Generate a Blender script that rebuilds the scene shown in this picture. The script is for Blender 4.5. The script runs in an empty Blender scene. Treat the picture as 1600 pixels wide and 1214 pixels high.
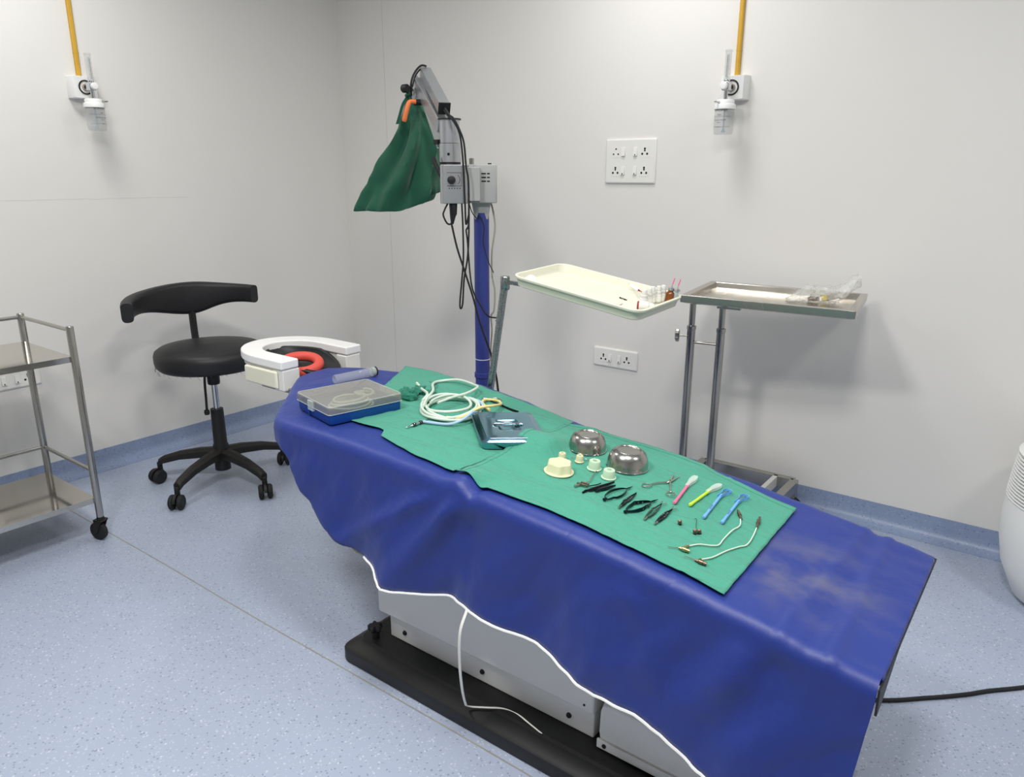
import bpy, bmesh, math, random
from mathutils import Vector, Matrix, Euler, noise
random.seed(7)
PI = math.pi
S = bpy.context.scene
COL = S.collection
R = math.radians

# ------------------------------------------------------------------ camera
cam_d = bpy.data.cameras.new('camera'); cam = bpy.data.objects.new('camera', cam_d); COL.objects.link(cam)
cam_d.sensor_width = 36.0; cam_d.lens = 1163.98 * 36 / 1600; cam_d.clip_start = 0.02
_p, _yaw, _roll = R(15.94), R(127.104), R(0.1418)
_f = Vector((math.cos(_yaw)*math.cos(_p), math.sin(_yaw)*math.cos(_p), -math.sin(_p)))
_r = Vector((math.sin(_yaw), -math.cos(_yaw), 0)); _u = _r.cross(_f)
_c, _s = math.cos(_roll), math.sin(_roll)
_r2 = _r*_c + _u*_s; _u2 = _u*_c - _r*_s
cam.matrix_world = Matrix(((_r2.x, _u2.x, -_f.x, 0), (_r2.y, _u2.y, -_f.y, 0), (_r2.z, _u2.z, -_f.z, 1.42), (0, 0, 0, 1)))
S.camera = cam

# ------------------------------------------------------------------ world, exposure
W = bpy.data.worlds.new('world'); S.world = W; W.use_nodes = True
W.node_tree.nodes['Background'].inputs[0].default_value = (0.8, 0.87, 1, 1)
W.node_tree.nodes['Background'].inputs[1].default_value = 0.2
S.view_settings.view_transform = 'Standard'
try: S.view_settings.look = 'None'
except Exception: pass
S.view_settings.exposure = -0.02; S.view_settings.gamma = 1.0
S.view_settings.use_curve_mapping = False

# ceiling light panels: (x, y, size, watts)
CEIL = 2.75
PANELS = [(-3.05, 1.25, 0.4, 13), (-1.55, 2.55, 0.4, 12), (-1.25, 0.1, 0.4, 44), (-0.3, 0.75, 0.4, 36), (1.0, 1.7, 0.4, 18)]

# room
XW, YW = -3.748, 3.229
XR, YF = 3.0, -3.0

# ------------------------------------------------------------------ helpers
def lin(c):
    return tuple((v/12.92 if v <= .04045 else ((v+.055)/1.055)**2.4) for v in c)
def rgb(r, g, b): return lin((r/255, g/255, b/255)) + (1,)

MATS = {}
def mat(name, col, rough=.5, metal=0, var=.06, vscale=8, bump=0, bscale=60, spec=.5, alpha=1, trans=0, ior=1.45, coat=0, sheen=0, rvar=0):
    if name in MATS: return MATS[name]
    m = bpy.data.materials.new(name); m.use_nodes = True
    nt = m.node_tree; N = nt.nodes; L = nt.links; b = N['Principled BSDF']
    tc = N.new('ShaderNodeTexCoord')
    nz = N.new('ShaderNodeTexNoise'); nz.inputs['Scale'].default_value = vscale; nz.inputs['Detail'].default_value = 4
    L.new(tc.outputs['Object'], nz.inputs['Vector'])
    mx = N.new('ShaderNodeMix'); mx.data_type = 'RGBA'
    c = col[:3]
    mx.inputs['A'].default_value = tuple(max(0, v*(1-var)) for v in c) + (1,)
    mx.inputs['B'].default_value = tuple(min(1, v*(1+var)) for v in c) + (1,)
    L.new(nz.outputs['Fac'], mx.inputs['Factor']); L.new(mx.outputs['Result'], b.inputs['Base Color'])
    b.inputs['Roughness'].default_value = rough; b.inputs['Metallic'].default_value = metal
    b.inputs['Specular IOR Level'].default_value = spec; b.inputs['IOR'].default_value = ior
    if rvar:
        mr = N.new('ShaderNodeMapRange'); mr.inputs['To Min'].default_value = max(0, rough-rvar); mr.inputs['To Max'].default_value = rough+rvar
        L.new(nz.outputs['Fac'], mr.inputs['Value']); L.new(mr.outputs['Result'], b.inputs['Roughness'])
    b.inputs['Alpha'].default_value = alpha; b.inputs['Transmission Weight'].default_value = trans
    b.inputs['Coat Weight'].default_value = coat
    if sheen: b.inputs['Sheen Weight'].default_value = sheen
    if bump:
        n2 = N.new('ShaderNodeTexNoise'); n2.inputs['Scale'].default_value = bscale; n2.inputs['Detail'].default_value = 5
        L.new(tc.outputs['Object'], n2.inputs['Vector'])
        bp = N.new('ShaderNodeBump'); bp.inputs['Strength'].default_value = bump; bp.inputs['Distance'].default_value = .01
        L.new(n2.outputs['Fac'], bp.inputs['Height']); L.new(bp.outputs['Normal'], b.inputs['Normal'])
    MATS[name] = m; m['nodes'] = 1
    return m

def catmull(pts, n=8, closed=False):
    P = [Vector(p) for p in pts]; out = []
    m = len(P); rng = range(m if closed else m-1)
    for i in rng:
        if closed: p0, p1, p2, p3 = P[i-1], P[i], P[(i+1) % m], P[(i+2) % m]
        else:
            p1, p2 = P[i], P[i+1]
            p0 = P[i-1] if i > 0 else p1*2-p2
            p3 = P[i+2] if i+2 < m else p2*2-p1
        for k in range(n):
            t = k/n
            out.append(.5*((2*p1)+(p2-p0)*t+(2*p0-5*p1+4*p2-p3)*t*t+(3*p1-p0-3*p2+p3)*t**3))
    if not closed: out.append(P[-1])
    return out

def rrect(hw, hd, r, n=5):
    out = []
    for cx, cy, a0 in ((hw-r, hd-r, 0), (-hw+r, hd-r, 90), (-hw+r, -hd+r, 180), (hw-r, -hd+r, 270)):
        for k in range(n+1):
            a = R(a0 + 90*k/n); out.append((cx+r*math.cos(a), cy+r*math.sin(a)))
    return out

class MB:
    def __init__(s, M=None): s.v = []; s.f = []; s.M = M or Matrix()
    def add(s, vs, fs, M=None):
        n = len(s.v); T = s.M @ M if M is not None else s.M
        s.v += [T @ Vector(p) for p in vs]; s.f += [tuple(i+n for i in f) for f in fs]; return s
    def box(s, x0, x1, y0, y1, z0, z1, M=None):
        return s.add([(x0,y0,z0),(x1,y0,z0),(x1,y1,z0),(x0,y1,z0),(x0,y0,z1),(x1,y0,z1),(x1,y1,z1),(x0,y1,z1)],
                     [(3,2,1,0),(4,5,6,7),(0,1,5,4),(1,2,6,5),(2,3,7,6),(3,0,4,7)], M)
    def bar(s, a, b, w, h, up=(0,0,1)):
        a, b = Vector(a), Vector(b); d = b-a; l = d.length; d.normalize()
        u = Vector(up); x = d.cross(u)
        if x.length < 1e-5: x = d.cross(Vector((1,0,0)))
        x.normalize(); u = x.cross(d)
        T = Matrix(((d.x,x.x,u.x,a.x),(d.y,x.y,u.y,a.y),(d.z,x.z,u.z,a.z),(0,0,0,1)))
        return s.box(0, l, -w/2, w/2, -h/2, h/2, T)
    def tube(s, pts, r, seg=8, closed=False, caps=True, M=None):
        P = [Vector(p) for p in pts]; m = len(P); rr = r if isinstance(r, (list, tuple)) else [r]*m
        vs = []; fs = []; nrm = None
        for i in range(m):
            if closed: t = P[(i+1) % m]-P[i-1]
            else: t = P[min(i+1, m-1)]-P[max(i-1, 0)]
            t.normalize()
            if nrm is None:
                nrm = t.cross(Vector((0,0,1)))
                if nrm.length < 1e-3: nrm = t.cross(Vector((1,0,0)))
            else: nrm = nrm - t*nrm.dot(t)
            nrm.normalize(); b = t.cross(nrm)
            for k in range(seg):
                a = 2*PI*k/seg; vs.append(P[i]+(nrm*math.cos(a)+b*math.sin(a))*rr[i])
        for i in range(m if closed else m-1):
            j = (i+1) % m
            for k in range(seg):
                k2 = (k+1) % seg; fs.append((i*seg+k, i*seg+k2, j*seg+k2, j*seg+k))
        if caps and not closed:
            fs.append(tuple(range(seg))[::-1]); fs.append(tuple((m-1)*seg+k for k in range(seg)))
        return s.add(vs, fs, M)
    def lathe(s, prof, seg=24, c=(0,0,0), M=None):
        vs = []; fs = []; m = len(prof)
        for r, z in prof:
            for k in range(seg):
                a = 2*PI*k/seg; vs.append((c[0]+r*math.cos(a), c[1]+r*math.sin(a), c[2]+z))
        for i in range(m-1):
            for k in range(seg):
                k2 = (k+1) % seg; fs.append((i*seg+k, i*seg+k2, (i+1)*seg+k2, (i+1)*seg+k))
        if prof[0][0] > 1e-6: fs.append(tuple(range(seg))[::-1])
        if prof[-1][0] > 1e-6: fs.append(tuple((m-1)*seg+k for k in range(seg)))
        return s.add(vs, fs, M)
    def rings(s, rings, cap0=True, cap1=True, M=None, closed=True):
        vs = []; fs = []; n = len(rings[0]); m = len(rings)
        for r in rings: vs += [tuple(p) for p in r]
        for i in range(m-1):
            for k in range(n if closed else n-1):
                k2 = (k+1) % n; fs.append((i*n+k, i*n+k2, (i+1)*n+k2, (i+1)*n+k))
        if cap0: fs.append(tuple(range(n))[::-1])
        if cap1: fs.append(tuple((m-1)*n+k for k in range(n)))
        return s.add(vs, fs, M)
    def torus(s, Rm, r, c=(0,0,0), seg=28, seg2=10, M=None, sx=1, sy=1):
        pts = [(c[0]+Rm*sx*math.cos(2*PI*k/seg), c[1]+Rm*sy*math.sin(2*PI*k/seg), c[2]) for k in range(seg)]
        return s.tube(pts, r, seg2, closed=True, M=M)
    def prism(s, poly, z0, z1, M=None):
        return s.rings([[(x,y,z0) for x,y in poly], [(x,y,z1) for x,y in poly]], M=M)
    def cyl(s, a, b, r, seg=14, r2=None): return s.tube([a, b], [r, r if r2 is None else r2], seg)
    def build(s, name, m, parent=None, world=True, smooth=True, angle=38, bevel=0, bseg=2, solid=0, sub=0):
        me = bpy.data.meshes.new(name)
        vs = s.v
        if parent is not None and world:
            I = ROOTM[root_of(parent).name].inverted(); vs = [I @ p for p in vs]
        me.from_pydata([tuple(p) for p in vs], [], s.f); me.update()
        bm = bmesh.new(); bm.from_mesh(me); bmesh.ops.recalc_face_normals(bm, faces=bm.faces); bm.to_mesh(me); bm.free()
        me.materials.append(MATS[m] if isinstance(m, str) else m)
        if smooth:
            me.shade_smooth(); me.set_sharp_from_angle(angle=R(angle))
        o = bpy.data.objects.new(name, me); COL.objects.link(o)
        if parent is not None: o.parent = parent
        if sub: md = o.modifiers.new('sub', 'SUBSURF'); md.levels = sub; md.render_levels = sub
        if solid: md = o.modifiers.new('solid', 'SOLIDIFY'); md.thickness = abs(solid); md.offset = -1 if solid > 0 else 1
        if bevel:
            md = o.modifiers.new('bevel', 'BEVEL'); md.width = bevel; md.segments = bseg; md.limit_method = 'ANGLE'; md.angle_limit = R(40)
            md.harden_normals = True
        return o

ROOTM = {}
def root_of(o):
    while o.parent is not None: o = o.parent
    return o
def tag(o, label, cat=None, group=None, kind=None):
    if label: o['label'] = label
    if cat: o['category'] = cat
    if group: o['group'] = group
    if kind: o['kind'] = kind
    return o
def thing(name, label, cat, loc=(0,0,0), rot=(0,0,0), group=None):
    o = bpy.data.objects.new(name, None); COL.objects.link(o); o.empty_display_size = .05
    o.location = loc; o.rotation_euler = rot
    ROOTM[o.name] = Matrix.Translation(Vector(loc)) @ Euler(rot).to_matrix().to_4x4()
    return tag(o, label, cat, group)
def struct(name, mb, m, label, cat, **k):
    return tag(mb.build(name, m, **k), label, cat, kind='structure')
def dup(root, name, loc, rot, label, group=None):
    r = root.copy(); COL.objects.link(r); r.location = loc; r.rotation_euler = rot; r['label'] = label
    if group: r['group'] = group
    ROOTM[r.name] = Matrix.Translation(Vector(loc)) @ Euler(rot).to_matrix().to_4x4()
    for ch in list(root.children):
        c = ch.copy(); COL.objects.link(c); c.parent = r
        for g in list(ch.children):
            d = g.copy(); COL.objects.link(d); d.parent = c
    return r
def interp(x, xs, ys):
    if x <= xs[0]: return ys[0]
    for i in range(len(xs)-1):
        if x <= xs[i+1]:
            t = (x-xs[i])/(xs[i+1]-xs[i]); return ys[i]+(ys[i+1]-ys[i])*t
    return ys[-1]
def sm(a, b, x):
    t = min(1, max(0, (x-a)/(b-a))); return t*t*(3-2*t)
def Tm(loc, rz=0): return Matrix.Translation(Vector(loc)) @ Matrix.Rotation(rz, 4, 'Z')

# ------------------------------------------------------------------ materials
mat('wall_paint', rgb(226,224,219), .42, var=.012, vscale=2.5, bump=.03, bscale=45, spec=.35)
mat('wall_line', rgb(206,206,203), .6, var=.02)
mat('ceiling_paint', rgb(228,228,226), .8, var=.01)
mat('seam', rgb(150,148,140), .6, var=.3, vscale=14)
mat('steel', rgb(176,174,168), .22, 1, var=.06, vscale=20, rvar=.06)
mat('steel_shelf', rgb(205,200,190), .10, 1, var=.03, vscale=6, rvar=.05)
mat('steel_tray', rgb(190,184,174), .26, 1, var=.05, vscale=12, rvar=.05)
mat('chrome', rgb(205,207,208), .10, 1, var=.04, vscale=30)
mat('chrome_worn', rgb(150,158,158), .25, 1, var=.45, vscale=160, rvar=.15)
mat('black_leather', rgb(26,26,28), .48, var=.1, vscale=10, bump=.05, bscale=220)
mat('black_plastic', rgb(22,22,23), .5, var=.15, vscale=30)
mat('black_worn', rgb(30,28,26), .55, var=.5, vscale=40, bump=.08, bscale=120)
mat('black_base', rgb(20,20,20), .5, var=.3, vscale=12)
mat('rubber', rgb(28,28,30), .7, var=.15, vscale=40)
mat('white_plastic', rgb(236,236,234), .38, var=.02)
mat('white_enamel', rgb(226,225,220), .4, var=.03, vscale=5, bump=.02, bscale=30)
mat('cream_panel', rgb(226,224,205), .45, var=.03)
mat('cream_tray', rgb(216,215,196), .42, var=.02, vscale=5)
mat('plate_plastic', rgb(230,229,224), .35, var=.015)
mat('hole', rgb(14,13,12), .8, var=.1)
mat('yellow_pipe', rgb(205,160,52), .5, var=.12, vscale=25)
mat('red_rubber', rgb(214,82,70), .55, var=.06, vscale=20)
mat('grey_paint', rgb(168,169,167), .42, var=.03)
mat('alu', rgb(178,180,182), .32, .75, var=.05, vscale=14)
mat('blue_pole', rgb(52,62,132), .42, var=.06)
mat('case_blue', rgb(22,72,150), .35, var=.06, vscale=12)
mat('bag_green', rgb(10,78,56), .75, var=.14, vscale=9, bump=.12, bscale=25, sheen=.15)
mat('dark_green', rgb(24,110,88), .85, var=.2, vscale=25, sheen=.2)
mat('seam_green', rgb(30,92,76), .9, var=.1)
mat('bottle_white', rgb(214,214,208), .45, var=.02)
mat('orange', rgb(222,118,62), .45, var=.06)
mat('silicone', rgb(206,206,168), .5, var=.06, vscale=30)
mat('silicone_green', rgb(184,208,180), .45, var=.05, vscale=30)
mat('tube_white', rgb(202,216,202), .35, var=.04)
mat('tube_yellow', rgb(226,206,138), .35, var=.05)
mat('tube_blue', rgb(168,194,222), .35, var=.05)
mat('tool_dark', rgb(28,52,60), .32, .85, var=.25, vscale=60)
mat('tool_black', rgb(22,26,34), .35, .7, var=.2, vscale=60)
mat('tool_olive', rgb(70,84,74), .28, .9, var=.25, vscale=60)
mat('tool_steel', rgb(190,186,180), .25, 1, var=.1, vscale=60)
mat('brass', rgb(176,158,112), .3, .9, var=.2, vscale=120)
mat('bronze', rgb(120,104,88), .35, .9, var=.3, vscale=120)
mat('pink', rgb(232,112,152), .4, var=.05)
mat('lime', rgb(196,226,60), .4, var=.05)
mat('sky_plastic', rgb(110,170,232), .4, var=.05)
mat('lid_steel', rgb(128,172,190), .14, 1, var=.06, vscale=8, rvar=.04)
mat('amber', rgb(120,66,22), .15, var=.15, vscale=30)
mat('paper_pink', rgb(236,212,196), .7, var=.04)
mat('ink', rgb(40,40,44), .7, var=.1)
mat('red_ink', rgb(140,40,40), .5, var=.1)
mat('gauze', rgb(238,238,230), .9, var=.04)
mat('piping', rgb(232,232,228), .7, var=.05, vscale=60)
mat('cable_beige', rgb(160,158,140), .5, var=.08)
mat('string', rgb(232,230,222), .85, var=.06, vscale=80)
mat('clear', rgb(196,200,200), .08, var=.02, alpha=.3)
mat('clear_film', rgb(226,228,222), .22, var=.15, vscale=40, alpha=.34)
mat('clear_cap', rgb(222,236,228), .12, var=.04, alpha=.45)
mat('clear_dark', rgb(178,196,206), .1, var=.05, alpha=.45)
mat('lid_smoke', rgb(170,168,156), .3, var=.05, alpha=.38)
mat('yellow_cap', rgb(230,206,50), .4, var=.05)
mat('grey_plastic', rgb(170,160,150), .45, var=.08)
mat('brown_tube', rgb(120,96,92), .4, var=.3, vscale=60)
mat('mesh_white', rgb(232,233,230), .55, var=.03)

def vinyl(name, base, dark, white):
    m = bpy.data.materials.new(name); m.use_nodes = True; nt = m.node_tree; N = nt.nodes; L = nt.links; b = N['Principled BSDF']
    tc = N.new('ShaderNodeTexCoord')
    big = N.new('ShaderNodeTexNoise'); big.inputs['Scale'].default_value = 1.6; big.inputs['Detail'].default_value = 6; big.inputs['Roughness'].default_value = .6
    L.new(tc.outputs['Object'], big.inputs['Vector'])
    cr = N.new('ShaderNodeMix'); cr.data_type = 'RGBA'
    cr.inputs['A'].default_value = tuple(v*.9 for v in base[:3])+(1,); cr.inputs['B'].default_value = tuple(min(1, v*1.08) for v in base[:3])+(1,)
    L.new(big.outputs['Fac'], cr.inputs['Factor'])
    prev = cr.outputs['Result']
    for sc, thr, dist, col, fac in ((120, .86, .34, dark, .6), (95, .90, .30, dark, .6), (115, .88, .34, white, .6), (160, .82, .4, white, .35)):
        vo = N.new('ShaderNodeTexVoronoi'); vo.inputs['Scale'].default_value = sc
        mp = N.new('ShaderNodeMapping'); mp.inputs['Location'].default_value = (sc*.37, sc*.11, 0); mp.inputs['Rotation'].default_value = (0, 0, sc)
        L.new(tc.outputs['Object'], mp.inputs['Vector']); L.new(mp.outputs['Vector'], vo.inputs['Vector'])
        sp = N.new('ShaderNodeSeparateColor'); L.new(vo.outputs['Color'], sp.inputs['Color'])
        g = N.new('ShaderNodeMath'); g.operation = 'GREATER_THAN'; g.inputs[1].default_value = thr; L.new(sp.outputs[0], g.inputs[0])
        l = N.new('ShaderNodeMath'); l.operation = 'LESS_THAN'; l.inputs[1].default_value = dist; L.new(vo.outputs['Distance'], l.inputs[0])
        mu = N.new('ShaderNodeMath'); mu.operation = 'MULTIPLY'; L.new(g.outputs[0], mu.inputs[0]); L.new(l.outputs[0], mu.inputs[1])
        m2 = N.new('ShaderNodeMath'); m2.operation = 'MULTIPLY'; m2.inputs[1].default_value = fac; L.new(mu.outputs[0], m2.inputs[0])
        mx = N.new('ShaderNodeMix'); mx.data_type = 'RGBA'; mx.inputs['B'].default_value = col
        L.new(m2.outputs[0], mx.inputs['Factor']); L.new(prev, mx.inputs['A']); prev = mx.outputs['Result']
    L.new(prev, b.inputs['Base Color'])
    b.inputs['Roughness'].default_value = .38; b.inputs['Specular IOR Level'].default_value = .4
    MATS[name] = m
vinyl('vinyl_floor', rgb(166,176,196), rgb(112,124,144), rgb(208,214,222))
vinyl('vinyl_base', rgb(140,155,184), rgb(98,112,142), rgb(168,182,204))

def cloth(name, base, var, aniso, wr_scale, wr_str, stain=None, rough=.8, sheen=.2):
    m = bpy.data.materials.new(name); m.use_nodes = True; nt = m.node_tree; N = nt.nodes; L = nt.links; b = N['Principled BSDF']
    tc = N.new('ShaderNodeTexCoord')
    nz = N.new('ShaderNodeTexNoise'); nz.inputs['Scale'].default_value = 7; nz.inputs['Detail'].default_value = 6
    L.new(tc.outputs['Object'], nz.inputs['Vector'])
    mx = N.new('ShaderNodeMix'); mx.data_type = 'RGBA'
    mx.inputs['A'].default_value = tuple(v*(1-var) for v in base[:3])+(1,); mx.inputs['B'].default_value = tuple(min(1, v*(1+var)) for v in base[:3])+(1,)
    L.new(nz.outputs['Fac'], mx.inputs['Factor']); prev = mx.outputs['Result']
    if stain:
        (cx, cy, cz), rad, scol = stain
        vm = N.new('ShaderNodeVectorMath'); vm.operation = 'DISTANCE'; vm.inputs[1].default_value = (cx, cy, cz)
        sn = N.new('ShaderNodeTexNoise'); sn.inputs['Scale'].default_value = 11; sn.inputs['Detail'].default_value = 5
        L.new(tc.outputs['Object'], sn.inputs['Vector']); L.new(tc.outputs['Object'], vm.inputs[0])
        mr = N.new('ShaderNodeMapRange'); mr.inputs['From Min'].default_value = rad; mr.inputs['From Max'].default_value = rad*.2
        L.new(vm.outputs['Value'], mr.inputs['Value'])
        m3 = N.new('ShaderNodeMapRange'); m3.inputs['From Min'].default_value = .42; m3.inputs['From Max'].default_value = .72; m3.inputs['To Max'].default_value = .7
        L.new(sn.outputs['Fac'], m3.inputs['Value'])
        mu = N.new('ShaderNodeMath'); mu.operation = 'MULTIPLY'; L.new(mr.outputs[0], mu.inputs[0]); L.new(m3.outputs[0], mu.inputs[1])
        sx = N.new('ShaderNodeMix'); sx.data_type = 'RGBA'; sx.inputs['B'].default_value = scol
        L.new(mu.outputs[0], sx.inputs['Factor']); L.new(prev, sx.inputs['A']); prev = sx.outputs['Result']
    L.new(prev, b.inputs['Base Color'])
    b.inputs['Roughness'].default_value = rough; b.inputs['Sheen Weight'].default_value = sheen; b.inputs['Specular IOR Level'].default_value = .3
    n2 = N.new('ShaderNodeTexNoise'); n2.inputs['Scale'].default_value = wr_scale; n2.inputs['Detail'].default_value = 7; n2.inputs['Distortion'].default_value = .6
    mpw = N.new('ShaderNodeMapping'); mpw.inputs['Scale'].default_value = aniso; mpw.inputs['Rotation'].default_value = (0, 0, .25)
    L.new(tc.outputs['Object'], mpw.inputs['Vector']); L.new(mpw.outputs['Vector'], n2.inputs['Vector'])
    b1 = N.new('ShaderNodeBump'); b1.inputs['Strength'].default_value = wr_str; b1.inputs['Distance'].default_value = .02
    n4 = N.new('ShaderNodeTexNoise'); n4.inputs['Scale'].default_value = wr_scale*.55; n4.inputs['Detail'].default_value = 3; n4.inputs['Distortion'].default_value = 1.2
    L.new(mpw.outputs['Vector'], n4.inputs['Vector'])
    sb = N.new('ShaderNodeMath'); sb.operation = 'SUBTRACT'; sb.inputs[1].default_value = .5; L.new(n4.outputs['Fac'], sb.inputs[0])
    ab = N.new('ShaderNodeMath'); ab.operation = 'ABSOLUTE'; L.new(sb.outputs[0], ab.inputs[0])
    mn = N.new('ShaderNodeMath'); mn.operation = 'MINIMUM'; mn.inputs[1].default_value = .07; L.new(ab.outputs[0], mn.inputs[0])
    ad = N.new('ShaderNodeMath'); ad.operation = 'MULTIPLY_ADD'; ad.inputs[1].default_value = 1.5; L.new(mn.outputs[0], ad.inputs[0]); L.new(n2.outputs['Fac'], ad.inputs[2])
    L.new(ad.outputs[0], b1.inputs['Height']); L.new(b1.outputs['Normal'], b.inputs['Normal'])
    MATS[name] = m
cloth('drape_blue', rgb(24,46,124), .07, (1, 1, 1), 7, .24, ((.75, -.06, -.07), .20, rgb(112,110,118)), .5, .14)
_b = MATS['drape_blue'].node_tree.nodes['Principled BSDF']; _b.inputs['Sheen Tint'].default_value = (.62, .72, 1, 1); _b.inputs['Sheen Roughness'].default_value = .45; _b.inputs['Specular IOR Level'].default_value = .5
cloth('cloth_green', rgb(70,147,125), .06, (.7, 2.6, 1), 9, .8, None, .9, .1)

# ------------------------------------------------------------------ room shell
struct('floor', MB().box(XW-.1, XR+.1, YF-.1, YW+.1, -.1, 0), 'vinyl_floor', 'pale blue speckled vinyl floor of the treatment room', 'floor', smooth=False)
struct('wall_left', MB().box(XW-.1, XW, YF-.1, YW+.1, 0, CEIL), 'wall_paint', 'white painted wall behind the black stool', 'wall', smooth=False)
struct('wall_back', MB().box(XW, XR+.1, YW, YW+.1, 0, CEIL), 'wall_paint', 'white painted wall behind the steel instrument stand', 'wall', smooth=False)
struct('wall_right', MB().box(XR, XR+.1, YF-.1, YW, 0, CEIL), 'wall_paint', 'white painted wall to the right, outside the view', 'wall', smooth=False)
struct('wall_front', MB().box(XW, XR, YF-.1, YF, 0, CEIL), 'wall_paint', 'white painted wall behind the viewer', 'wall', smooth=False)
struct('ceiling', MB().box(XW-.1, XR+.1, YF-.1, YW+.1, CEIL, CEIL+.1), 'ceiling_paint', 'plain white ceiling above the room', 'ceiling', smooth=False)
def cove(h=.1, t=.004, rad=.05):
    pr = [(0, h), (t, h)]
    for k in range(7):
        a = R(90*k/6); pr.append((t+rad-rad*math.cos(a), .0015+rad-rad*math.sin(a)))
    pr += [(t+rad, .0), (0, .0)]
    return pr
pr = cove()
struct('baseboard_left', MB().rings([[(XW+d, y, z) for d, z in pr] for y in (YF, YW)]), 'vinyl_base', 'blue vinyl cove skirting along the wall behind the stool', 'skirting')
struct('baseboard_back', MB().rings([[(x, YW-d, z) for d, z in pr] for x in (XW, XR)]), 'vinyl_base', 'blue vinyl cove skirting along the wall behind the instrument stand', 'skirting')
sp = [(x, 1.224+.006*noise.noise((x*1.3, 0, 0))) for x in [XW+.06+i*.05 for i in range(76)]]
mb = MB(); mb.rings([[(x, y-.0022, .0), (x, y-.0022, .0007), (x, y+.0022, .0007), (x, y+.0022, .0)] for x, y in sp])
struct('trim_1', mb, 'seam', 'thin welded seam line running across the vinyl floor', 'floor seam')
mb = MB(); mb.box(-3.3675, -3.3645, YW-.0008, YW, .1, CEIL)
struct('trim_2', mb, 'wall_line', 'hairline vertical panel joint near the room corner', 'wall joint')
pts = [(XW+.0002, 1.3+i*.03, 1.311+.004*noise.noise((i*.4, 3, 0))) for i in range(30)]
struct('trim_3', MB().tube(pts, .0006, 4), 'wall_line', 'hairline horizontal crack on the white wall above the stool', 'wall crack')

# ------------------------------------------------------------------ ceiling lights (out of view above)
em = bpy.data.materials.new('light_diffuser'); em.use_nodes = True
_b = em.node_tree.nodes['Principled BSDF']; _b.inputs['Emission Color'].default_value = (1, .99, .97, 1); _b.inputs['Emission Strength'].default_value = 1.5
MATS['light_diffuser'] = em
plab = ['square ceiling light panel above the black stool', 'square ceiling light panel above the microscope', 'square ceiling light panel on the trolley side of the viewer',
        'square ceiling light panel above the near side of the table foot', 'square ceiling light panel beyond the foot of the table']
for (x, y, sz, w), lb in zip(PANELS, plab):
    t = thing('ceiling_light', lb, 'ceiling light', (x, y, CEIL), group='ceiling light panels')
    h = sz/2
    mb = MB(); mb.box(-h-.02, h+.02, -h-.02, -h, -.02, 0); mb.box(-h-.02, h+.02, h, h+.02, -.02, 0); mb.box(-h-.02, -h, -h, h, -.02, 0); mb.box(h, h+.02, -h, h, -.02, 0)
    mb.build('frame', 'white_plastic', t, world=False)
    MB().box(-h, h, -h, h, -.012, -.002).build('diffuser', 'light_diffuser', t, world=False)
    ld = bpy.data.lights.new('panel_lamp', 'AREA'); ld.shape = 'SQUARE'; ld.size = sz*.95; ld.energy = w; ld.color = (1, .985, .96)
    lo = bpy.data.objects.new('panel_lamp', ld); COL.objects.link(lo); lo.location = (0, 0, -.03); lo.parent = t

# ------------------------------------------------------------------ operating table
PX = [-2.3, -1.7, -1.45, -1.3, -1.155, -.98, -.78, -.57, -.38, -.15]
PZ = [.745, .746, .745, .741, .731, .714, .697, .673, .643, .607]
def zt(x):
    return (interp(x-.05, PX, PZ)+interp(x, PX, PZ)*2+interp(x+.05, PX, PZ))/4 if x < -.2 else interp(x, PX, PZ)
def nz3(x, y, z=0): return noise.noise((x, y, z))
def ztop(x, y):
    w = .0022*nz3(x*7, y*7) + .0014*nz3(x*17, y*17, 3)
    # soft cross folds at the foot end
    f = sm(-.55, -.35, x)
    w += f*(.0060*math.exp(-((x+.235+.03*(y-1.5))/.007)**2) + .0050*math.exp(-((x+.305-.05*(y-1.5))/.006)**2) - .004*math.exp(-((x+.27)/.012)**2))
    w += f*(.0040*nz3(x*9, y*22, 5) + .006*max(0, nz3(x*5+2, y*9, 11)))
    # pinch where the drape is gathered at the near edge
    w += .012*math.exp(-((x+1.075+.25*(1.25-y))/.03)**2)*sm(1.36, 1.22, y) - .014*math.exp(-((x+1.035+.3*(1.25-y))/.02)**2)*sm(1.33, 1.22, y)
    return zt(x) + w
# outline of the draped top
NXS = [-2.12, -2.1, -2.04, -1.95, -1.87, -1.82, -1.785, -1.74, -1.62, -1.3, -.15]
NYS = [1.585, 1.53, 1.465, 1.378, 1.292, 1.242, 1.214, 1.203, 1.204, 1.206, 1.206]
FXS = [-2.12, -2.08, -2.02, -1.9, -1.78, -1.68, -1.58, -1.45, -1.3, -1.15, -1.0, -.8, -.15]
FYS = [1.72, 1.765, 1.79, 1.822, 1.865, 1.888, 1.882, 1.857, 1.825, 1.79, 1.778, 1.785, 1.78]
def yn(x): return interp(x, NXS, NYS)
def yf(x): return interp(x, FXS, FYS) + .004*nz3(x*12, 0)

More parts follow.
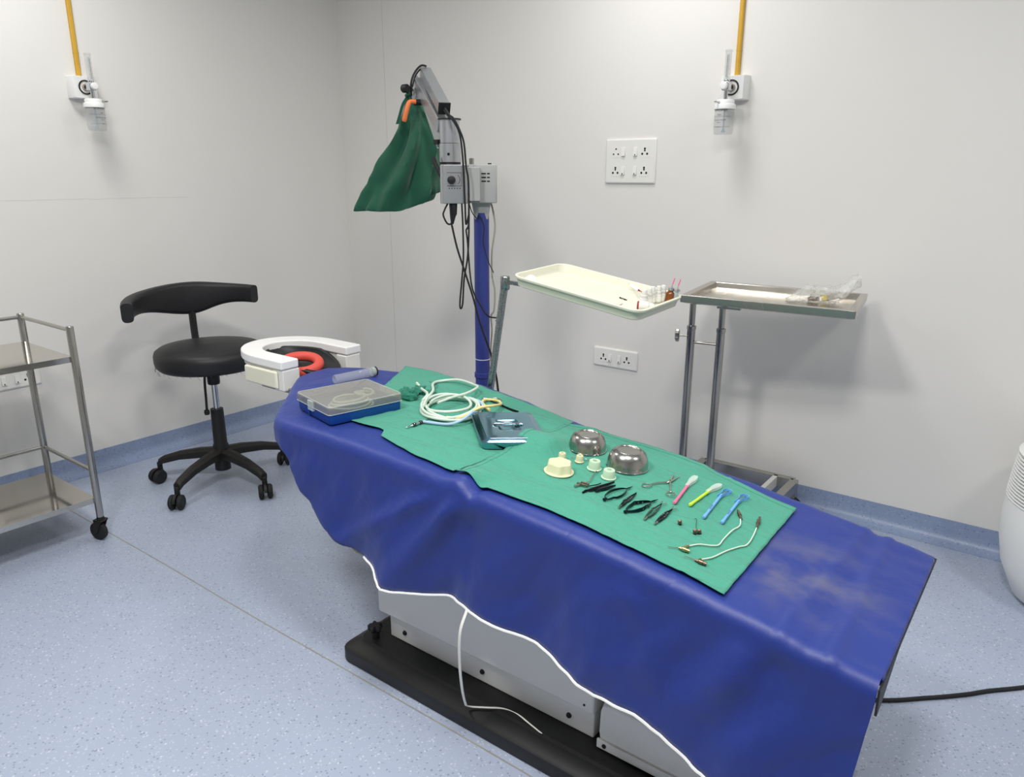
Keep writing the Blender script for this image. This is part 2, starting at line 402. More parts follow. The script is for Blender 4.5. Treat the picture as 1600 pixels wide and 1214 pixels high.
tb = thing('operating_table', 'white and black adjustable operating table under the blue drape', 'operating table', (-1.1, 1.5, 0))
def rr2(x0, x1, y0, y1, r, z, n=4): return [((x0+x1)/2+a, (y0+y1)/2+b, z) for a, b in rrect((x1-x0)/2, (y1-y0)/2, r, n)]
mb = MB(); mb.rings([rr2(-1.597, -.25, 1.254, 1.756, .035, 0), rr2(-1.60, -.247, 1.25, 1.76, .035, .006), rr2(-1.60, -.247, 1.25, 1.76, .035, .042), rr2(-1.592, -.255, 1.258, 1.752, .032, .05),
    rr2(-1.572, -.275, 1.295, 1.715, .03, .058), rr2(-1.566, -.28, 1.30, 1.71, .03, .066)])
bp = mb.build('base_plate', 'black_base', tb)
MB().box(-1.493, -.772, 1.362, 1.66, .066, .152).build('lower_cover', 'white_enamel', tb, bevel=.004)
MB().box(-1.521, -.764, 1.342, 1.675, .15, .50).build('upper_cover', 'white_enamel', tb, bevel=.006)
for x in (-1.43, -1.13, -.845):
    mb = MB(); mb.lathe([(.0, .006), (.006, .0055), (.0075, .003), (.0075, -.004)], 12, M=Matrix.Translation((x, 1.362, .1)) @ Matrix.Rotation(R(90), 4, 'X')); mb.build('screw', 'black_plastic', tb)
MB().lathe([(0, .003), (.003, .002), (.003, -.004)], 10, M=Matrix.Translation((-.79, 1.342, .17)) @ Matrix.Rotation(R(90), 4, 'X')).build('screw', 'black_plastic', tb)
# star knob on the base
kb = MB(); kx, ky = -1.52, 1.325
kb.cyl((kx, ky, .06), (kx, ky, .095), .012)
poly = []
for k in range(40):
    a = 2*PI*k/40; r = .019+.0045*math.cos(5*a); poly.append((r*math.cos(a), r*math.sin(a)))
kb.rings([[(kx+x*s, ky+y*s, z) for x, y in poly] for s, z in ((.85, .092), (1, .096), (1, .108), (.8, .113))])
kb.build('knob', 'black_plastic', tb)
# motor housing at the foot side
mc = MB()
def hous(x, k):
    y0, y1 = 1.345, 1.66; z1 = .265
    return [(x, y0+.012*k, .07), (x, y0+.0, .10+.01*k), (x, y0+.004, .19-.02*k), (x, y0+.06+.02*k, z1-.04*k), (x, y1, z1-.04*k), (x, y1, .07)]
mc.rings([hous(-.748, 1.2), hous(-.742, .3), hous(-.72, 0), hous(-.56, 0), hous(-.47, 1), hous(-.455, 2)])
mh = mc.build('motor_housing', 'white_enamel', tb, bevel=.008, bseg=3)
MB().box(-.75, -.50, 1.338, 1.346, .071, .095).build('housing_flange', 'white_enamel', tb, bevel=.002)
MB().lathe([(0, .004), (.0055, .003), (.0055, -.004)], 10, M=Matrix.Translation((-.728, 1.338, .084)) @ Matrix.Rotation(R(90), 4, 'X')).build('screw', 'black_plastic', tb)
MB().box(-1.3, -.95, 1.42, 1.6, .5, .66).build('column', 'steel', tb, bevel=.004)
mb = MB()
n = 30; rows = []
for i in range(n+1):
    x = -2.07+(1.90)*i/n; a, b = yn(x)+.03, min(yf(x), 1.8)-.03; z = zt(x)-.012
    rows.append([(x, a, z-.05), (x, b, z-.05), (x, b, z), (x, a, z)])
mb.rings(rows); mb.build('mattress', 'black_leather', tb, bevel=.008)
for y in (1.30, 1.70):
    mb = MB(); mb.tube([(x, y, zt(x)-.078) for x in [-1.75+i*.05 for i in range(31)]], .016, 8); mb.build('frame_rail', 'steel', tb)
# power cord loop at the back of the table
mb = MB(); mb.tube(catmull([(-1.50, 1.50, .45), (-1.60, 1.47, .37), (-1.685, 1.43, .32), (-1.700, 1.405, .300), (-1.667, 1.385, .292), (-1.62, 1.39, .290), (-1.55, 1.42, .33), (-1.51, 1.45, .40)], 8), .0045, 8); mb.build('power_cord', 'cable_beige', tb)

# ------------------------------------------------------------------ blue drape
HX = [-2.12, -1.95, -1.82, -1.765, -1.725, -1.655, -1.52, -1.345, -1.29, -1.18, -1.055, -.90, -.81, -.67, -.57, -.497, -.427, -.25, -.15]
HZ = [.70, .69, .68, .675, .655, .566, .466, .432, .404, .410, .422, .410, .398, .364, .364, .340, .313, .27, .26]
def hemz(x):
    return interp(x, HX, HZ)
XS = []
x = -2.12
while x < -.1501: XS.append(x); x += .0098
XS.append(-.15)
NT = 44
verts = []; faces = []; idx = {}
def vid(key, p):
    if key not in idx: idx[key] = len(verts); verts.append(p)
    return idx[key]
nX = len(XS)
RF = .028                     # fillet radius of the draped edge
def toppt(i, j):
    x = XS[i]; a, b = yn(x)+RF, yf(x)-RF
    y = a+(b-a)*j/NT
    z = ztop(x, y)
    return (x, y, z)
for i in range(nX):
    for j in range(NT+1): vid(('t', i, j), toppt(i, j))
for i in range(nX-1):
    for j in range(NT): faces.append((idx['t', i, j], idx['t', i+1, j], idx['t', i+1, j+1], idx['t', i, j+1]))
NS = 26
def skirt_near(i, k):
    x = XS[i]; x0, y0, z0 = verts[idx['t', i, 0]]
    if k <= 4:
        a = R(90*k/4); return (x, y0-RF*math.sin(a), z0-RF*(1-math.cos(a)))
    t = (k-4)/(NS-4); zt0 = z0-RF; ze = min(hemz(x), zt0-.005); z = zt0+(ze-zt0)*t
    d = zt0-z
    edge = yn(x)
    # slope of the outline: head corner skirt leans outward
    fold = .012*math.sin(x*19+1.3+.6*nz3(x*3, d, 8))*sm(.02, .25, d) + .022*nz3(x*5.5, d*2, 1)*sm(.0, .2, d) + .012*nz3(x*13+d*7, d*6, 2)*sm(.0, .1, d) + .004*nz3(x*34+d*20, d*16, 4)*sm(0, .05, d)
    # diagonal tension folds from the gathered point and the foot end
    for fx, sl, am, wd in ((-1.06, -.75, .026, .020), (-1.02, -.25, -.018, .03), (-1.12, -1.4, .020, .02), (-.62, -.5, .012, .03), (-.36, -.28, .022, .035), (-.30, -.55, -.014, .03), (-.62, .5, .008, .03)):
        fold += am*math.exp(-((x-(fx+sl*d))/(wd+d*.12))**2)*sm(0, .06, d)
    flare = -.02*sm(0, .3, d) - .03*sm(-.5, -.2, x)*sm(.03, .35, d)
    xx = x - .10*d*sm(-.5, -.15, x) + .02*d*sm(-1.5, -1.7, x)
    return (xx, edge+flare-fold*.9, z)
prevk = [idx['t', i, 0] for i in range(nX)]
hem_line = []
for k in range(1, NS+1):
    cur = [vid(('n', i, k), skirt_near(i, k)) for i in range(nX)]
    for i in range(nX-1): faces.append((prevk[i], cur[i], cur[i+1], prevk[i+1]))
    prevk = cur
hem_line = [Vector(verts[v]) for v in prevk]
def skirt_far(i, k):
    x = XS[i]; x0, y0, z0 = verts[idx['t', i, NT]]
    if k <= 4:
        a = R(90*k/4); return (x, y0+RF*math.sin(a), z0-RF*(1-math.cos(a)))
    t = (k-4)/8; d = .24*t*sm(-2.12, -2.0, x)*sm(-.2, -.7, x)+.012*t
    return (x, yf(x)+.008*math.sin(x*19)*sm(0, .2, d)+.01*nz3(x*6, d*3, 9)*sm(0, .1, d), z0-RF-d)
prevk = [idx['t', i, NT] for i in range(nX)]
for k in range(1, 13):
    cur = [vid(('f', i, k), skirt_far(i, k)) for i in range(nX)]
    for i in range(nX-1): faces.append((prevk[i], prevk[i+1], cur[i+1], cur[i]))
    prevk = cur
# head end flap
prevh = [idx['t', 0, j] for j in range(NT+1)]
for k in range(1, 9):
    t = k/8
    cur = []
    for j in range(NT+1):
        x0, y0, z0 = verts[idx['t', 0, j]]
        cur.append(vid(('h', j, k), (x0-.014*min(1, t*3), y0, z0-.055*t)))
    for j in range(NT): faces.append((prevh[j], prevh[j+1], cur[j+1], cur[j]))
    prevh = cur
# foot end: narrow turned edge
prevh = [idx['t', nX-1, j] for j in range(NT+1)]
for k in range(1, 4):
    cur = []
    for j in range(NT+1):
        x0, y0, z0 = verts[idx['t', nX-1, j]]
        cur.append(vid(('e', j, k), (x0+.004*math.sin(k*PI/3)-.003*(k == 3), y0, z0-.006*k)))
    for j in range(NT): faces.append((prevh[j], cur[j], cur[j+1], prevh[j+1]))
    prevh = cur
dr = thing('surgical_drape', 'royal blue waterproof drape hanging over the operating table', 'drape', (-1.1, 1.5, .70))
mb = MB(); mb.v = [Vector(v) for v in verts]; mb.f = faces
mb.build('sheet', 'drape_blue', dr, angle=80, solid=.0022)
hl = [p+Vector((0, -.001, -.002)) for p in hem_line if -1.40 < p.x < -.16]
MB().tube(hl, .0035, 6).build('hem_piping', 'piping', dr)
# dark lining strip that shows at the foot corner
MB().rings([[(-.149, 1.206+.0+i*.02, .600), (-.145, 1.206+i*.02, .600), (-.145, 1.206+i*.02, .594-.044*sm(9, 0, i)), (-.149, 1.206+i*.02, .594-.044*sm(9, 0, i))] for i in range(29)]).build('lining_strip', 'black_plastic', dr)
hz = hem_line[min(range(nX), key=lambda i: abs(hem_line[i].x+1.03))]
sp = catmull([hz+Vector((0,-.003,0)), (-1.035, 1.165, .37), (-1.045, 1.172, .28), (-1.055, 1.19, .19), (-1.075, 1.225, .11), (-1.092, 1.258, .071), (-1.05, 1.285, .0705), (-1.015, 1.307, .0705), (-.975, 1.313, .0705), (-.93, 1.304, .0705), (-.885, 1.294, .0705)], 8)
mb = MB(); mb.rings([[(p.x-.004, p.y-.0006, p.z-.0003), (p.x+.004, p.y-.0006, p.z+.0003), (p.x+.004, p.y+.0008, p.z+.0013), (p.x-.004, p.y+.0008, p.z+.0009)] for p in sp])
mb.build('tie_string', 'string', dr)

# ------------------------------------------------------------------ green cloths
def cloth_mesh(name, label, near, far, nu, nv, lift, extra=None, hem=(1,1,1,1)):
    def along(pts, t):
        L = [0]
        for a, b in zip(pts, pts[1:]): L.append(L[-1]+math.dist(a, b))
        s = t*L[-1]
        return interp(s, L, [p[0] for p in pts]), interp(s, L, [p[1] for p in pts])
    g = []
    for i in range(nu+1):
        u = i/nu; a = along(near, u); b = along(far, u)
        for j in range(nv+1):
            v = j/nv; x = a[0]+(b[0]-a[0])*v; y = a[1]+(b[1]-a[1])*v
            x += .003*nz3(x*20, y*20, 7)*0; z = ztop(x, y)+lift
            z += .0030*abs(nz3(x*9, y*26, 4))+.0014*abs(nz3(x*34, y*20, 6))
            dn, df = math.dist((x, y), a), math.dist((x, y), b)
            for dd in (dn, df):
                z += .0012*(1-sm(.010, .014, dd)) - .0006*math.exp(-((dd-.013)/.002)**2)
            if extra: z += extra(x, y)
            g.append((x, y, z))
    f = [(i*(nv+1)+j, (i+1)*(nv+1)+j, (i+1)*(nv+1)+j+1, i*(nv+1)+j+1) for i in range(nu) for j in range(nv)]
    root = thing(name, label, 'cloth', (sum(p[0] for p in near)/len(near), near[0][1]+.1, ztop(near[0][0], near[0][1])), group='green surgical cloths on the table')
    mb = MB(); mb.v = [Vector(p) for p in g]; mb.f = f
    mb.build('fabric', 'cloth_green', root, angle=80, solid=.0012)
    return root, g
def exA(x, y):
    z = .004*math.exp(-((y-1.69-.45*(x+1.62))/.006)**2)*sm(-1.83, -1.75, x)*sm(-1.55, -1.62, x)      # fold near the far corner
    z += .004*sm(1.80, 1.86, y)
    return z+.002
cA, gA = cloth_mesh('green_cloth', 'green cloth at the head end, under the coiled tubing, with torn corner',
    [(-1.60, 1.325), (-1.50, 1.322), (-1.455, 1.327), (-1.437, 1.322), (-1.415, 1.290), (-1.33, 1.268), (-1.246, 1.252), (-1.118, 1.246)],
    [(-1.885, 1.852), (-1.80, 1.862), (-1.73, 1.856), (-1.62, 1.835), (-1.5, 1.82), (-1.38, 1.795), (-1.25, 1.775), (-1.095, 1.745)], 90, 60, .003, exA)
def exB(x, y):
    # left hem rides over the corner of the steel lid
    z = .035*math.exp(-((y-1.525)/.068)**2)*sm(-.975, -1.03, x)
    z += .0022*math.exp(-((y-1.40-.28*(x+.75))/.006)**2)*sm(-.95, -.85, x)*sm(-.45, -.6, x) + .0018*math.exp(-((y-1.33+.25*(x+.75))/.005)**2)
    z += .0018*math.exp(-((x+.55+.2*(y-1.4))/.004)**2)
    return z
cB, gB = cloth_mesh('green_cloth', 'green cloth with stitched hems carrying the bowls, forceps and knives',
    [(-1.112, 1.250), (-1.0, 1.243), (-.85, 1.256), (-.72, 1.250), (-.6, 1.245), (-.433, 1.240)],
    [(-1.105, 1.722), (-1.03, 1.748), (-.93, 1.752), (-.85, 1.758), (-.70, 1.758), (-.65, 1.735), (-.55, 1.715), (-.441, 1.706)], 100, 66, .0055, exB)
nvB = 66
st = [Vector(gB[i*(nvB+1)+nvB-2])+Vector((0,0,.0004)) for i in range(101)]
MB().tube([p+Vector((0,0,.0004)) for p in st], .0010, 4).build('stitched_seam', 'seam_green', cB)
st = [Vector(gB[2*(nvB+1)+j])+Vector((0,0,.0004)) for j in range(nvB+1)]
MB().tube([p+Vector((0,0,.0004)) for p in st], .0010, 4).build('stitched_seam', 'seam_green', cB)
def zc(x, y):                       # surface of the cloths
    z = ztop(x, y)
    if -1.11 < x < -.435 and 1.25 < y < 1.75: return z+.0085+(exB(x, y) if x > -.97 else 0)
    if -1.6 < x < -1.11: return z+.0075
    return z+.001

# ------------------------------------------------------------------ wrist rest and headrest at the head end
wr = thing('wrist_rest', 'white horseshoe wrist rest with black headrest at the table head', 'wrist rest', (-2.3, 1.69, .72))
def ushape(x_end, xc, yc, ro, ri, z0, z1, n=24, s=1.0):
    out = [(x_end, yc-ro)]; inn = [(x_end, yc-ri)]
    for k in range(n+1):
        a = R(-90-180*k/n)
        out.append((xc+ro*s*math.cos(a), yc+ro*math.sin(a))); inn.append((xc+ri*s*math.cos(a), yc+ri*math.sin(a)))
    out.append((x_end, yc+ro)); inn.append((x_end, yc+ri))
    return [[(o[0], o[1], z0), (o[0], o[1], z1), (i[0], i[1], z1), (i[0], i[1], z0)] for o, i in zip(out, inn)]
mb = MB(); mb.rings(ushape(-2.140, -2.30, 1.69, .182, .108, .768, .800, s=1.22)); mb.build('arch_pad', 'white_plastic', wr, bevel=.006, bseg=3)
mb = MB(); mb.rings(ushape(-2.145, -2.30, 1.69, .174, .116, .752, .768, s=1.2)); mb.build('arch_frame', 'white_enamel', wr)
MB().box(-2.35, -2.165, 1.498, 1.512, .700, .762).build('side_panel', 'cream_panel', wr, bevel=.008, bseg=3)
MB().box(-2.20, -2.142, 1.513, 1.585, .690, .766).build('end_block', 'white_enamel', wr, bevel=.005)
MB().box(-2.20, -2.142, 1.797, 1.868, .690, .766).build('end_block', 'white_enamel', wr, bevel=.005)
mb = MB(); mb.rings([[(-2.30, 1.53, .682), (-2.30, 1.85, .682), (-2.30, 1.85, .70), (-2.30, 1.53, .70)], [(-2.10, 1.53, .682), (-2.10, 1.85, .682), (-2.10, 1.85, .70), (-2.10, 1.53, .70)]]); mb.build('support_plate', 'steel', wr, bevel=.003)
for y in (1.60, 1.78):
    MB().cyl((-2.25, y, .687), (-1.80, y, .672), .009).build('mounting_rod', 'steel', wr)
# black padded bowl
cup = []
for i in range(9):
    t = i/8; ring = []
    for k in range(28):
        a = 2*PI*k/28; rr = .128-.045*(t**1.5)
        z = .776-.064*t
        front = max(0, math.cos(a))
        z -= .045*front*(1-t)
        ring.append((-2.285+rr*1.28*math.cos(a)-.0+.035*front, 1.69+rr*.86*math.sin(a), z))
    cup.append(ring)
mb = MB(); mb.rings(cup, cap0=False, cap1=True); hb = mb.build('headrest_cushion', 'black_leather', wr, angle=80, solid=.014)
rg = MB(Matrix.Translation((-2.225, 1.652, .752)) @ Matrix.Rotation(R(10), 4, 'Y') @ Matrix.Rotation(R(8), 4, 'X'))
rg.torus(.066, .0185, seg=40, seg2=14)
tag(rg.build('head_ring', 'red_rubber', angle=80), 'red rubber head ring lying in the black headrest', 'head ring')

# ------------------------------------------------------------------ stool
st = thing('operator_stool', 'black padded swivel stool with curved backrest on five castors', 'stool', (-3.107, 1.818, 0))
prof = [(0, .575), (.19, .575), (.222, .580), (.236, .595), (.240, .615), (.240, .640), (.234, .658), (.216, .670), (.15, .677), (0, .680)]
MB().lathe(prof, 48, M=Tm((0, 0, 0))).build('seat', 'black_leather', st, world=False, angle=60)
mb = MB(); random.seed(3)
for k in range(46):
    a = 2*PI*k/46+random.uniform(-.05, .05); r = .236; l = random.uniform(.003, .014)
    mb.tube([(r*math.cos(a), r*math.sin(a), .590), (r*math.cos(a)*1.01, r*math.sin(a)*1.01, .586-l*.5), (r*math.cos(a+.03), r*math.sin(a+.03), .583-l)], .0006, 4)
tag(mb.build('frayed_fringe', 'black_leather', st, world=False), None, kind='stuff')
mb = MB(); mb.lathe([(0, .56), (.12, .56), (.12, .575), (0, .575)], 20); mb.build('seat_plate', 'black_plastic', st, world=False)
MB().lathe([(.026, .49), (.028, .50), (.028, .56), (.0, .56)], 18).build('column_sleeve', 'black_plastic', st, world=False)
MB().cyl((0, 0, .33), (0, 0, .50), .0145, 18).build('gas_piston', 'chrome', st, world=False)
MB().lathe([(.036, .07), (.036, .19), (.031, .20), (.029, .37), (.0, .37)], 20).build('column', 'black_plastic', st, world=False)
mb = MB(); mb.tube(catmull([(.015, -.03, .555), (.0, -.042, .53), (-.004, -.045, .42), (-.006, -.046, .375)], 5), .006, 8); mb.lathe([(0, -.014), (.011, -.011), (.013, 0), (.011, .011), (0, .014)], 12, c=(-.006, -.047, .362)); mb.build('lever', 'black_plastic', st, world=False)
# backrest arc
A0 = R(162)
def bk(t):        # t -1..1 along the arc
    a = A0+t*R(88 if t > 0 else 58); h = .042+.034*math.exp(-(t/.42)**2); zc_ = .872-.022*math.exp(-(t/.42)**2)-.008*t*t-.014*max(0, t)**2
    rad = .305+.012*t*t; th = .030-.006*t*t
    ring = []
    for q, (dx, dz) in enumerate(rrect(th, h, .018, 3)):
        rr = rad+dx
        ring.append((rr*math.cos(a), rr*math.sin(a), zc_+dz+.0*dx))
    return ring
mb = MB(); mb.rings([bk(-1+2*i/36) for i in range(37)]); mb.build('backrest', 'black_leather', st, world=False, angle=50)
mb = MB()
a = A0
mb.tube(catmull([(.05*math.cos(a), .05*math.sin(a), .558), (.16*math.cos(a), .16*math.sin(a), .552), (.255*math.cos(a), .255*math.sin(a), .575), (.285*math.cos(a), .285*math.sin(a), .68), (.292*math.cos(a), .292*math.sin(a), .80)], 6), .017, 8)
mb.build('backrest_post', 'black_plastic', st, world=False)
for k, ang in enumerate((-144, -71, 3, 80, 152)):
    a = R(ang); c, s = math.cos(a), math.sin(a); L_ = .305
    prf = [(.02, .155, .026), (.10, .152, .024), (.20, .138, .021), (.28, .115, .019), (L_, .100, .018)]
    mb = MB()
    rings = []
    for d, z, w in prf:
        rings.append([(d*c-q[0]*s*w, d*s+q[0]*c*w, z+q[1]*w*.95) for q in ((-1,-1),(1,-1),(1,.35),(.45,1),(-.45,1),(-1,.35))])
    mb.rings(rings); mb.cyl((L_*c, L_*s, .065), (L_*c, L_*s, .10), .012, 12)
    mb.build('base_arm', 'black_worn', st, world=False, bevel=.003)
    ca = a+R((60, 20, -35, 50, 30)[k]); wx, wy = L_*c, L_*s
    cast = MB(Tm((wx, wy, 0), ca))
    for sy in (-1, 1):
        cast.lathe([(0, -.010), (.025, -.012), (.0325, -.007), (.034, 0), (.0325, .007), (.025, .012), (0, .012)], 20, M=Matrix.Translation((.018, sy*.019, .034)) @ Matrix.Rotation(R(90), 4, 'X'))
    co = cast.build('castor_wheel', 'rubber', st, world=False)
    hood = MB(Tm((wx, wy, 0), ca))
    hp = [(.018+.038*math.cos(R(b)), .034+.038*math.sin(R(b))) for b in range(10, 200, 15)]
    hood.rings([[(x, -.006, z) for x, z in hp]+[(.018, -.006, .036)], [(x, .006, z) for x, z in hp]+[(.018, .006, .036)]])
    hood.cyl((0, 0, .035), (0, 0, .080), .012)
    hood.build('hood', 'black_plastic', co, world=False)

# ------------------------------------------------------------------ steel trolley
tr = thing('instrument_trolley', 'stainless steel two-shelf trolley on castors beside the stool', 'trolley', (-3.2, .78, 0))
TX0, TX1, TY0, TY1 = -3.405, -2.962, .34, 1.182
for x, y in ((TX1, TY1), (TX0, TY1), (TX0, TY0), (TX1, TY0)):
    mb = MB(); mb.tube([(x, y, .10), (x, y, .874), (x, y, .877)], [.0135, .0135, .012], 14)
    mb.build('post', 'steel', tr)
    w = MB(Tm((x, y, 0), R(200 if x == TX1 else 120)))
    w.lathe([(0, -.012), (.030, -.012), (.0375, -.008), (.0385, 0), (.0375, .008), (.030, .012), (0, .012)], 22, M=Matrix.Translation((.018, 0, .0385)) @ Matrix.Rotation(R(90), 4, 'X'))
    wo = w.build('castor_wheel', 'rubber', tr)
    fk = MB(Tm((x, y, 0), R(200 if x == TX1 else 120)))
    for sy in (-1, 1):
        fk.rings([[(-.016, sy*.017-.002, .088), (.02, sy*.017-.002, .088), (.028, sy*.017-.002, .036), (.012, sy*.017-.002, .032)], [(-.016, sy*.017+.002, .088), (.02, sy*.017+.002, .088), (.028, sy*.017+.002, .036), (.012, sy*.017+.002, .032)]])
    fk.box(-.017, .021, -.019, .019, .085, .092); fk.cyl((0, 0, .09), (0, 0, .104), .014)
    fk.build('fork', 'black_worn', wo)
for z, nm in ((.762, 'upper_shelf'), (.186, 'lower_shelf')):
    mb = MB(); x0, x1, y0, y1 = TX0+.004, TX1-.004, TY0+.004, TY1-.004; h = .022
    mb.box(x0, x1, y0, y1, z-.003, z)
    mb.box(x0, x1, y0, y0+.003, z-h, z-.003); mb.box(x0, x1, y1-.003, y1, z-h, z-.003); mb.box(x0, x0+.003, y0, y1, z-h, z-.003); mb.box(x1-.003, x1, y0, y1, z-h, z-.003)
    mb.build(nm, 'steel_shelf', tr, smooth=False)
for z in (.862, .30):
    MB().cyl((TX0, TY1, z), (TX1, TY1, z), .0075).build('side_rail', 'steel', tr)
    MB().cyl((TX0, TY0, z), (TX1, TY0, z), .0075).build('side_rail', 'steel', tr)
    MB().cyl((TX0, TY0, z), (TX0, TY1, z), .0075).build('back_rail', 'steel', tr)

# ------------------------------------------------------------------ microscope on blue pole
mi = thing('surgical_microscope', 'grey surgical microscope head and arm on a blue pole behind the table', 'microscope', (-1.842, 2.24, 0))
mb = MB(); mb.lathe([(.029, .09), (.029, 1.285)], 24, c=(-1.842, 2.24, 0)); mb.build('pole', 'blue_pole', mi)
mb = MB(); mb.lathe([(.029, .64), (.033, .642), (.033, .660), (.029, .662)], 24, c=(-1.842, 2.24, 0)); mb.build('pole_collar', 'blue_pole', mi)
MB().lathe([(.0293, .715), (.0297, .7155), (.0297, .717), (.0293, .7175)], 24, c=(-1.842, 2.24, 0)).build('pole_mark', 'white_plastic', mi)
mb = MB(Tm((-1.842, 2.24, 0), R(40))); mb.rings([[(x, y, z) for x, y in rrect(.24-k, .2-k, .04, 4)] for z, k in ((.05, .005), (.055, 0), (.10, 0), (.115, .02))]); mb.build('base', 'blue_pole', mi)
for sx, sy in ((1, 1), (1, -1), (-1, 1), (-1, -1)):
    w = MB(Tm((-1.842, 2.24, 0), R(40))); w.lathe([(0, -.011), (.022, -.011), (.026, -.005), (.026, .005), (.022, .011), (0, .011)], 16, M=Matrix.Translation((sx*.19, sy*.16, .026)) @ Matrix.Rotation(R(90), 4, 'X')); w.build('castor_wheel', 'rubber', mi)
RV = R(39.5)     # yaw of the head: its broad face looks at the table
def head(x, y, z): return Matrix.Translation((x, y, z)) @ Matrix.Rotation(RV, 4, 'Z')
mb = MB(head(-1.842, 2.24, 0)); mb.rings([[(x*k, y*k, z) for x, y in rrect(.034, .03, .012, 3)] for z, k in ((1.262, .75), (1.29, .9), (1.335, 1.15))]); mb.build('pole_bracket', 'grey_paint', mi)
mb = MB(head(-1.838, 2.243, 0)); mb.rings([[(x*k, y*k, z) for x, y in rrect(.054, .055, .012, 4)] for z, k in ((1.322, .98), (1.326, 1), (1.456, 1), (1.460, .98))])
pb = mb.build('power_box', 'grey_paint', mi, bevel=.003)
for r_ in range(3):
    for c0, c1 in ((-.004, .013), (.017, .027)):
        MB(head(-1.838, 2.243, 0)).box(c0, c1, -.0562, -.054, 1.398+r_*.0135, 1.4025+r_*.0135).build('vent_slot', 'hole', pb)
MB().cyl((-1.872, 2.222, 1.455), (-1.872, 2.222, 1.482), .009, 14).build('top_pin', 'steel', mi)
MB().cyl((-1.815, 2.258, 1.458), (-1.815, 2.258, 1.465), .007, 12).build('top_button', 'black_plastic', mi)
mb = MB(head(-1.873, 2.123, 0)); mb.rings([[(x, y, z) for x, y in rrect(.050, .05, .02, 5)] for z in (1.322, 1.458)]); hb2 = mb.build('swivel_box', 'alu', mi, bevel=.003)
MB(head(-1.845, 2.19, 0)).box(-.02, .03, -.06, .03, 1.33, 1.45).build('link_block', 'grey_paint', mi, bevel=.003)
pm = head(-1.873, 2.123, 0)
dl = MB(pm)
for bx in ((-.024, .028, 1.429, 1.4305), (-.024, .028, 1.383, 1.3845), (.0268, .028, 1.383, 1.4305)): dl.box(bx[0], bx[1], -.0508, -.0498, bx[2], bx[3])
arc = [(.002+.02*math.cos(R(t)), -.0505, 1.406+.02*math.sin(R(t))) for t in range(-50, 60, 10)]
dl.tube(arc, .0009, 4)
for k in range(5): dl.box(-.018+k*.0095, -.014+k*.0095, -.0508, -.0498, 1.374, 1.3775)
dl.build('dial_print', 'ink', hb2)
MB(pm).lathe([(.0, .020), (.013, .018), (.015, .0)], 18, M=Matrix.Translation((-.008, -.05, 1.405)) @ Matrix.Rotation(R(90), 4, 'X')).build('dial_knob', 'black_plastic', hb2)
# rotating cylinder and arm
CX_, CY_ = -1.895, 2.128
MB().lathe([(.0, 1.467), (.0395, 1.467), (.0395, 1.531), (.0, 1.531)], 28, c=(CX_, CY_, 0)).build('lower_cylinder', 'alu', mi)
MB().lathe([(.0, 1.455), (.0385, 1.455), (.0385, 1.467), (.0, 1.467)], 28, c=(CX_, CY_, 0)).build('rubber_gasket', 'black_plastic', mi)
MB().lathe([(.0, 1.5325), (.037, 1.5325), (.037, 1.612), (.0, 1.612)], 28, c=(CX_, CY_, 0)).build('upper_cylinder', 'alu', mi)
MB().lathe([(.0, 1.612), (.042, 1.612), (.042, 1.617), (.0, 1.617)], 28, c=(CX_, CY_, 0)).build('cylinder_cap', 'black_plastic', mi)
MB(head(CX_, CY_, 0)).lathe([(0, .003), (.005, .002), (.005, -.003)], 10, M=Matrix.Translation((-.004, -.0395, 1.494)) @ Matrix.Rotation(R(90), 4, 'X')).build('screw', 'hole', mi)
MB().bar((-1.902, 2.109, 1.651), (-2.155, 2.284, 1.806), .042, .040).build('upper_beam', 'alu', mi, bevel=.004)
_bd = (Vector((-2.155, 2.284, 1.806))-Vector((-1.902, 2.109, 1.651))).normalized()
MB().bar(Vector((-1.902, 2.109, 1.651))-_bd*.006, Vector((-1.902, 2.109, 1.651))+_bd*.001, .043, .041).build('beam_end_cap', 'black_plastic', mi)
MB().bar((-1.918, 2.122, 1.592), (-2.175, 2.270, 1.766), .046, .05).build('lower_beam', 'alu', mi, bevel=.004)
gp = [Vector(p) for p in ((-1.928, 2.099, 1.615), (-2.182, 2.258, 1.795), (-2.178, 2.262, 1.740), (-1.936, 2.105, 1.515), (-1.923, 2.117, 1.585))]
MB().rings([gp, [p+Vector((.004, .005, 0)) for p in gp]]).build('side_plate', 'grey_paint', mi)
MB().box(-1.942, -1.922, 2.092, 2.108, 1.528, 1.545).build('side_latch', 'black_plastic', mi)
MB().cyl((-2.17, 2.268, 1.765), (-2.20, 2.262, 1.69), .022, 14).build('neck_joint', 'alu', mi)
MB().cyl((-2.105, 2.222, 1.689), (-2.126, 2.184, 1.688), .011, 12).build('lever_hub', 'black_plastic', mi)
MB().tube(catmull([(-2.113, 2.186, 1.689), (-2.129, 2.17, 1.688), (-2.131, 2.160, 1.676), (-2.135, 2.152, 1.651), (-2.141, 2.146, 1.617)], 5), [.0085]*5+[.009]*8+[.0095]*7+[.007], 10).build('lever_handle', 'orange', mi)
mb = MB(); mb.lathe([(0, -.013), (.014, -.013), (.016, -.01), (.016, .01), (.014, .013), (0, .013)], 14, M=Matrix.Translation((-2.185, 2.203, 1.742)) @ Matrix.Rotation(R(90), 4, 'Y')); mb.cyl((-2.185, 2.203, 1.742), (-2.195, 2.25, 1.742), .005); mb.build('clamp_knob', 'black_plastic', mi)
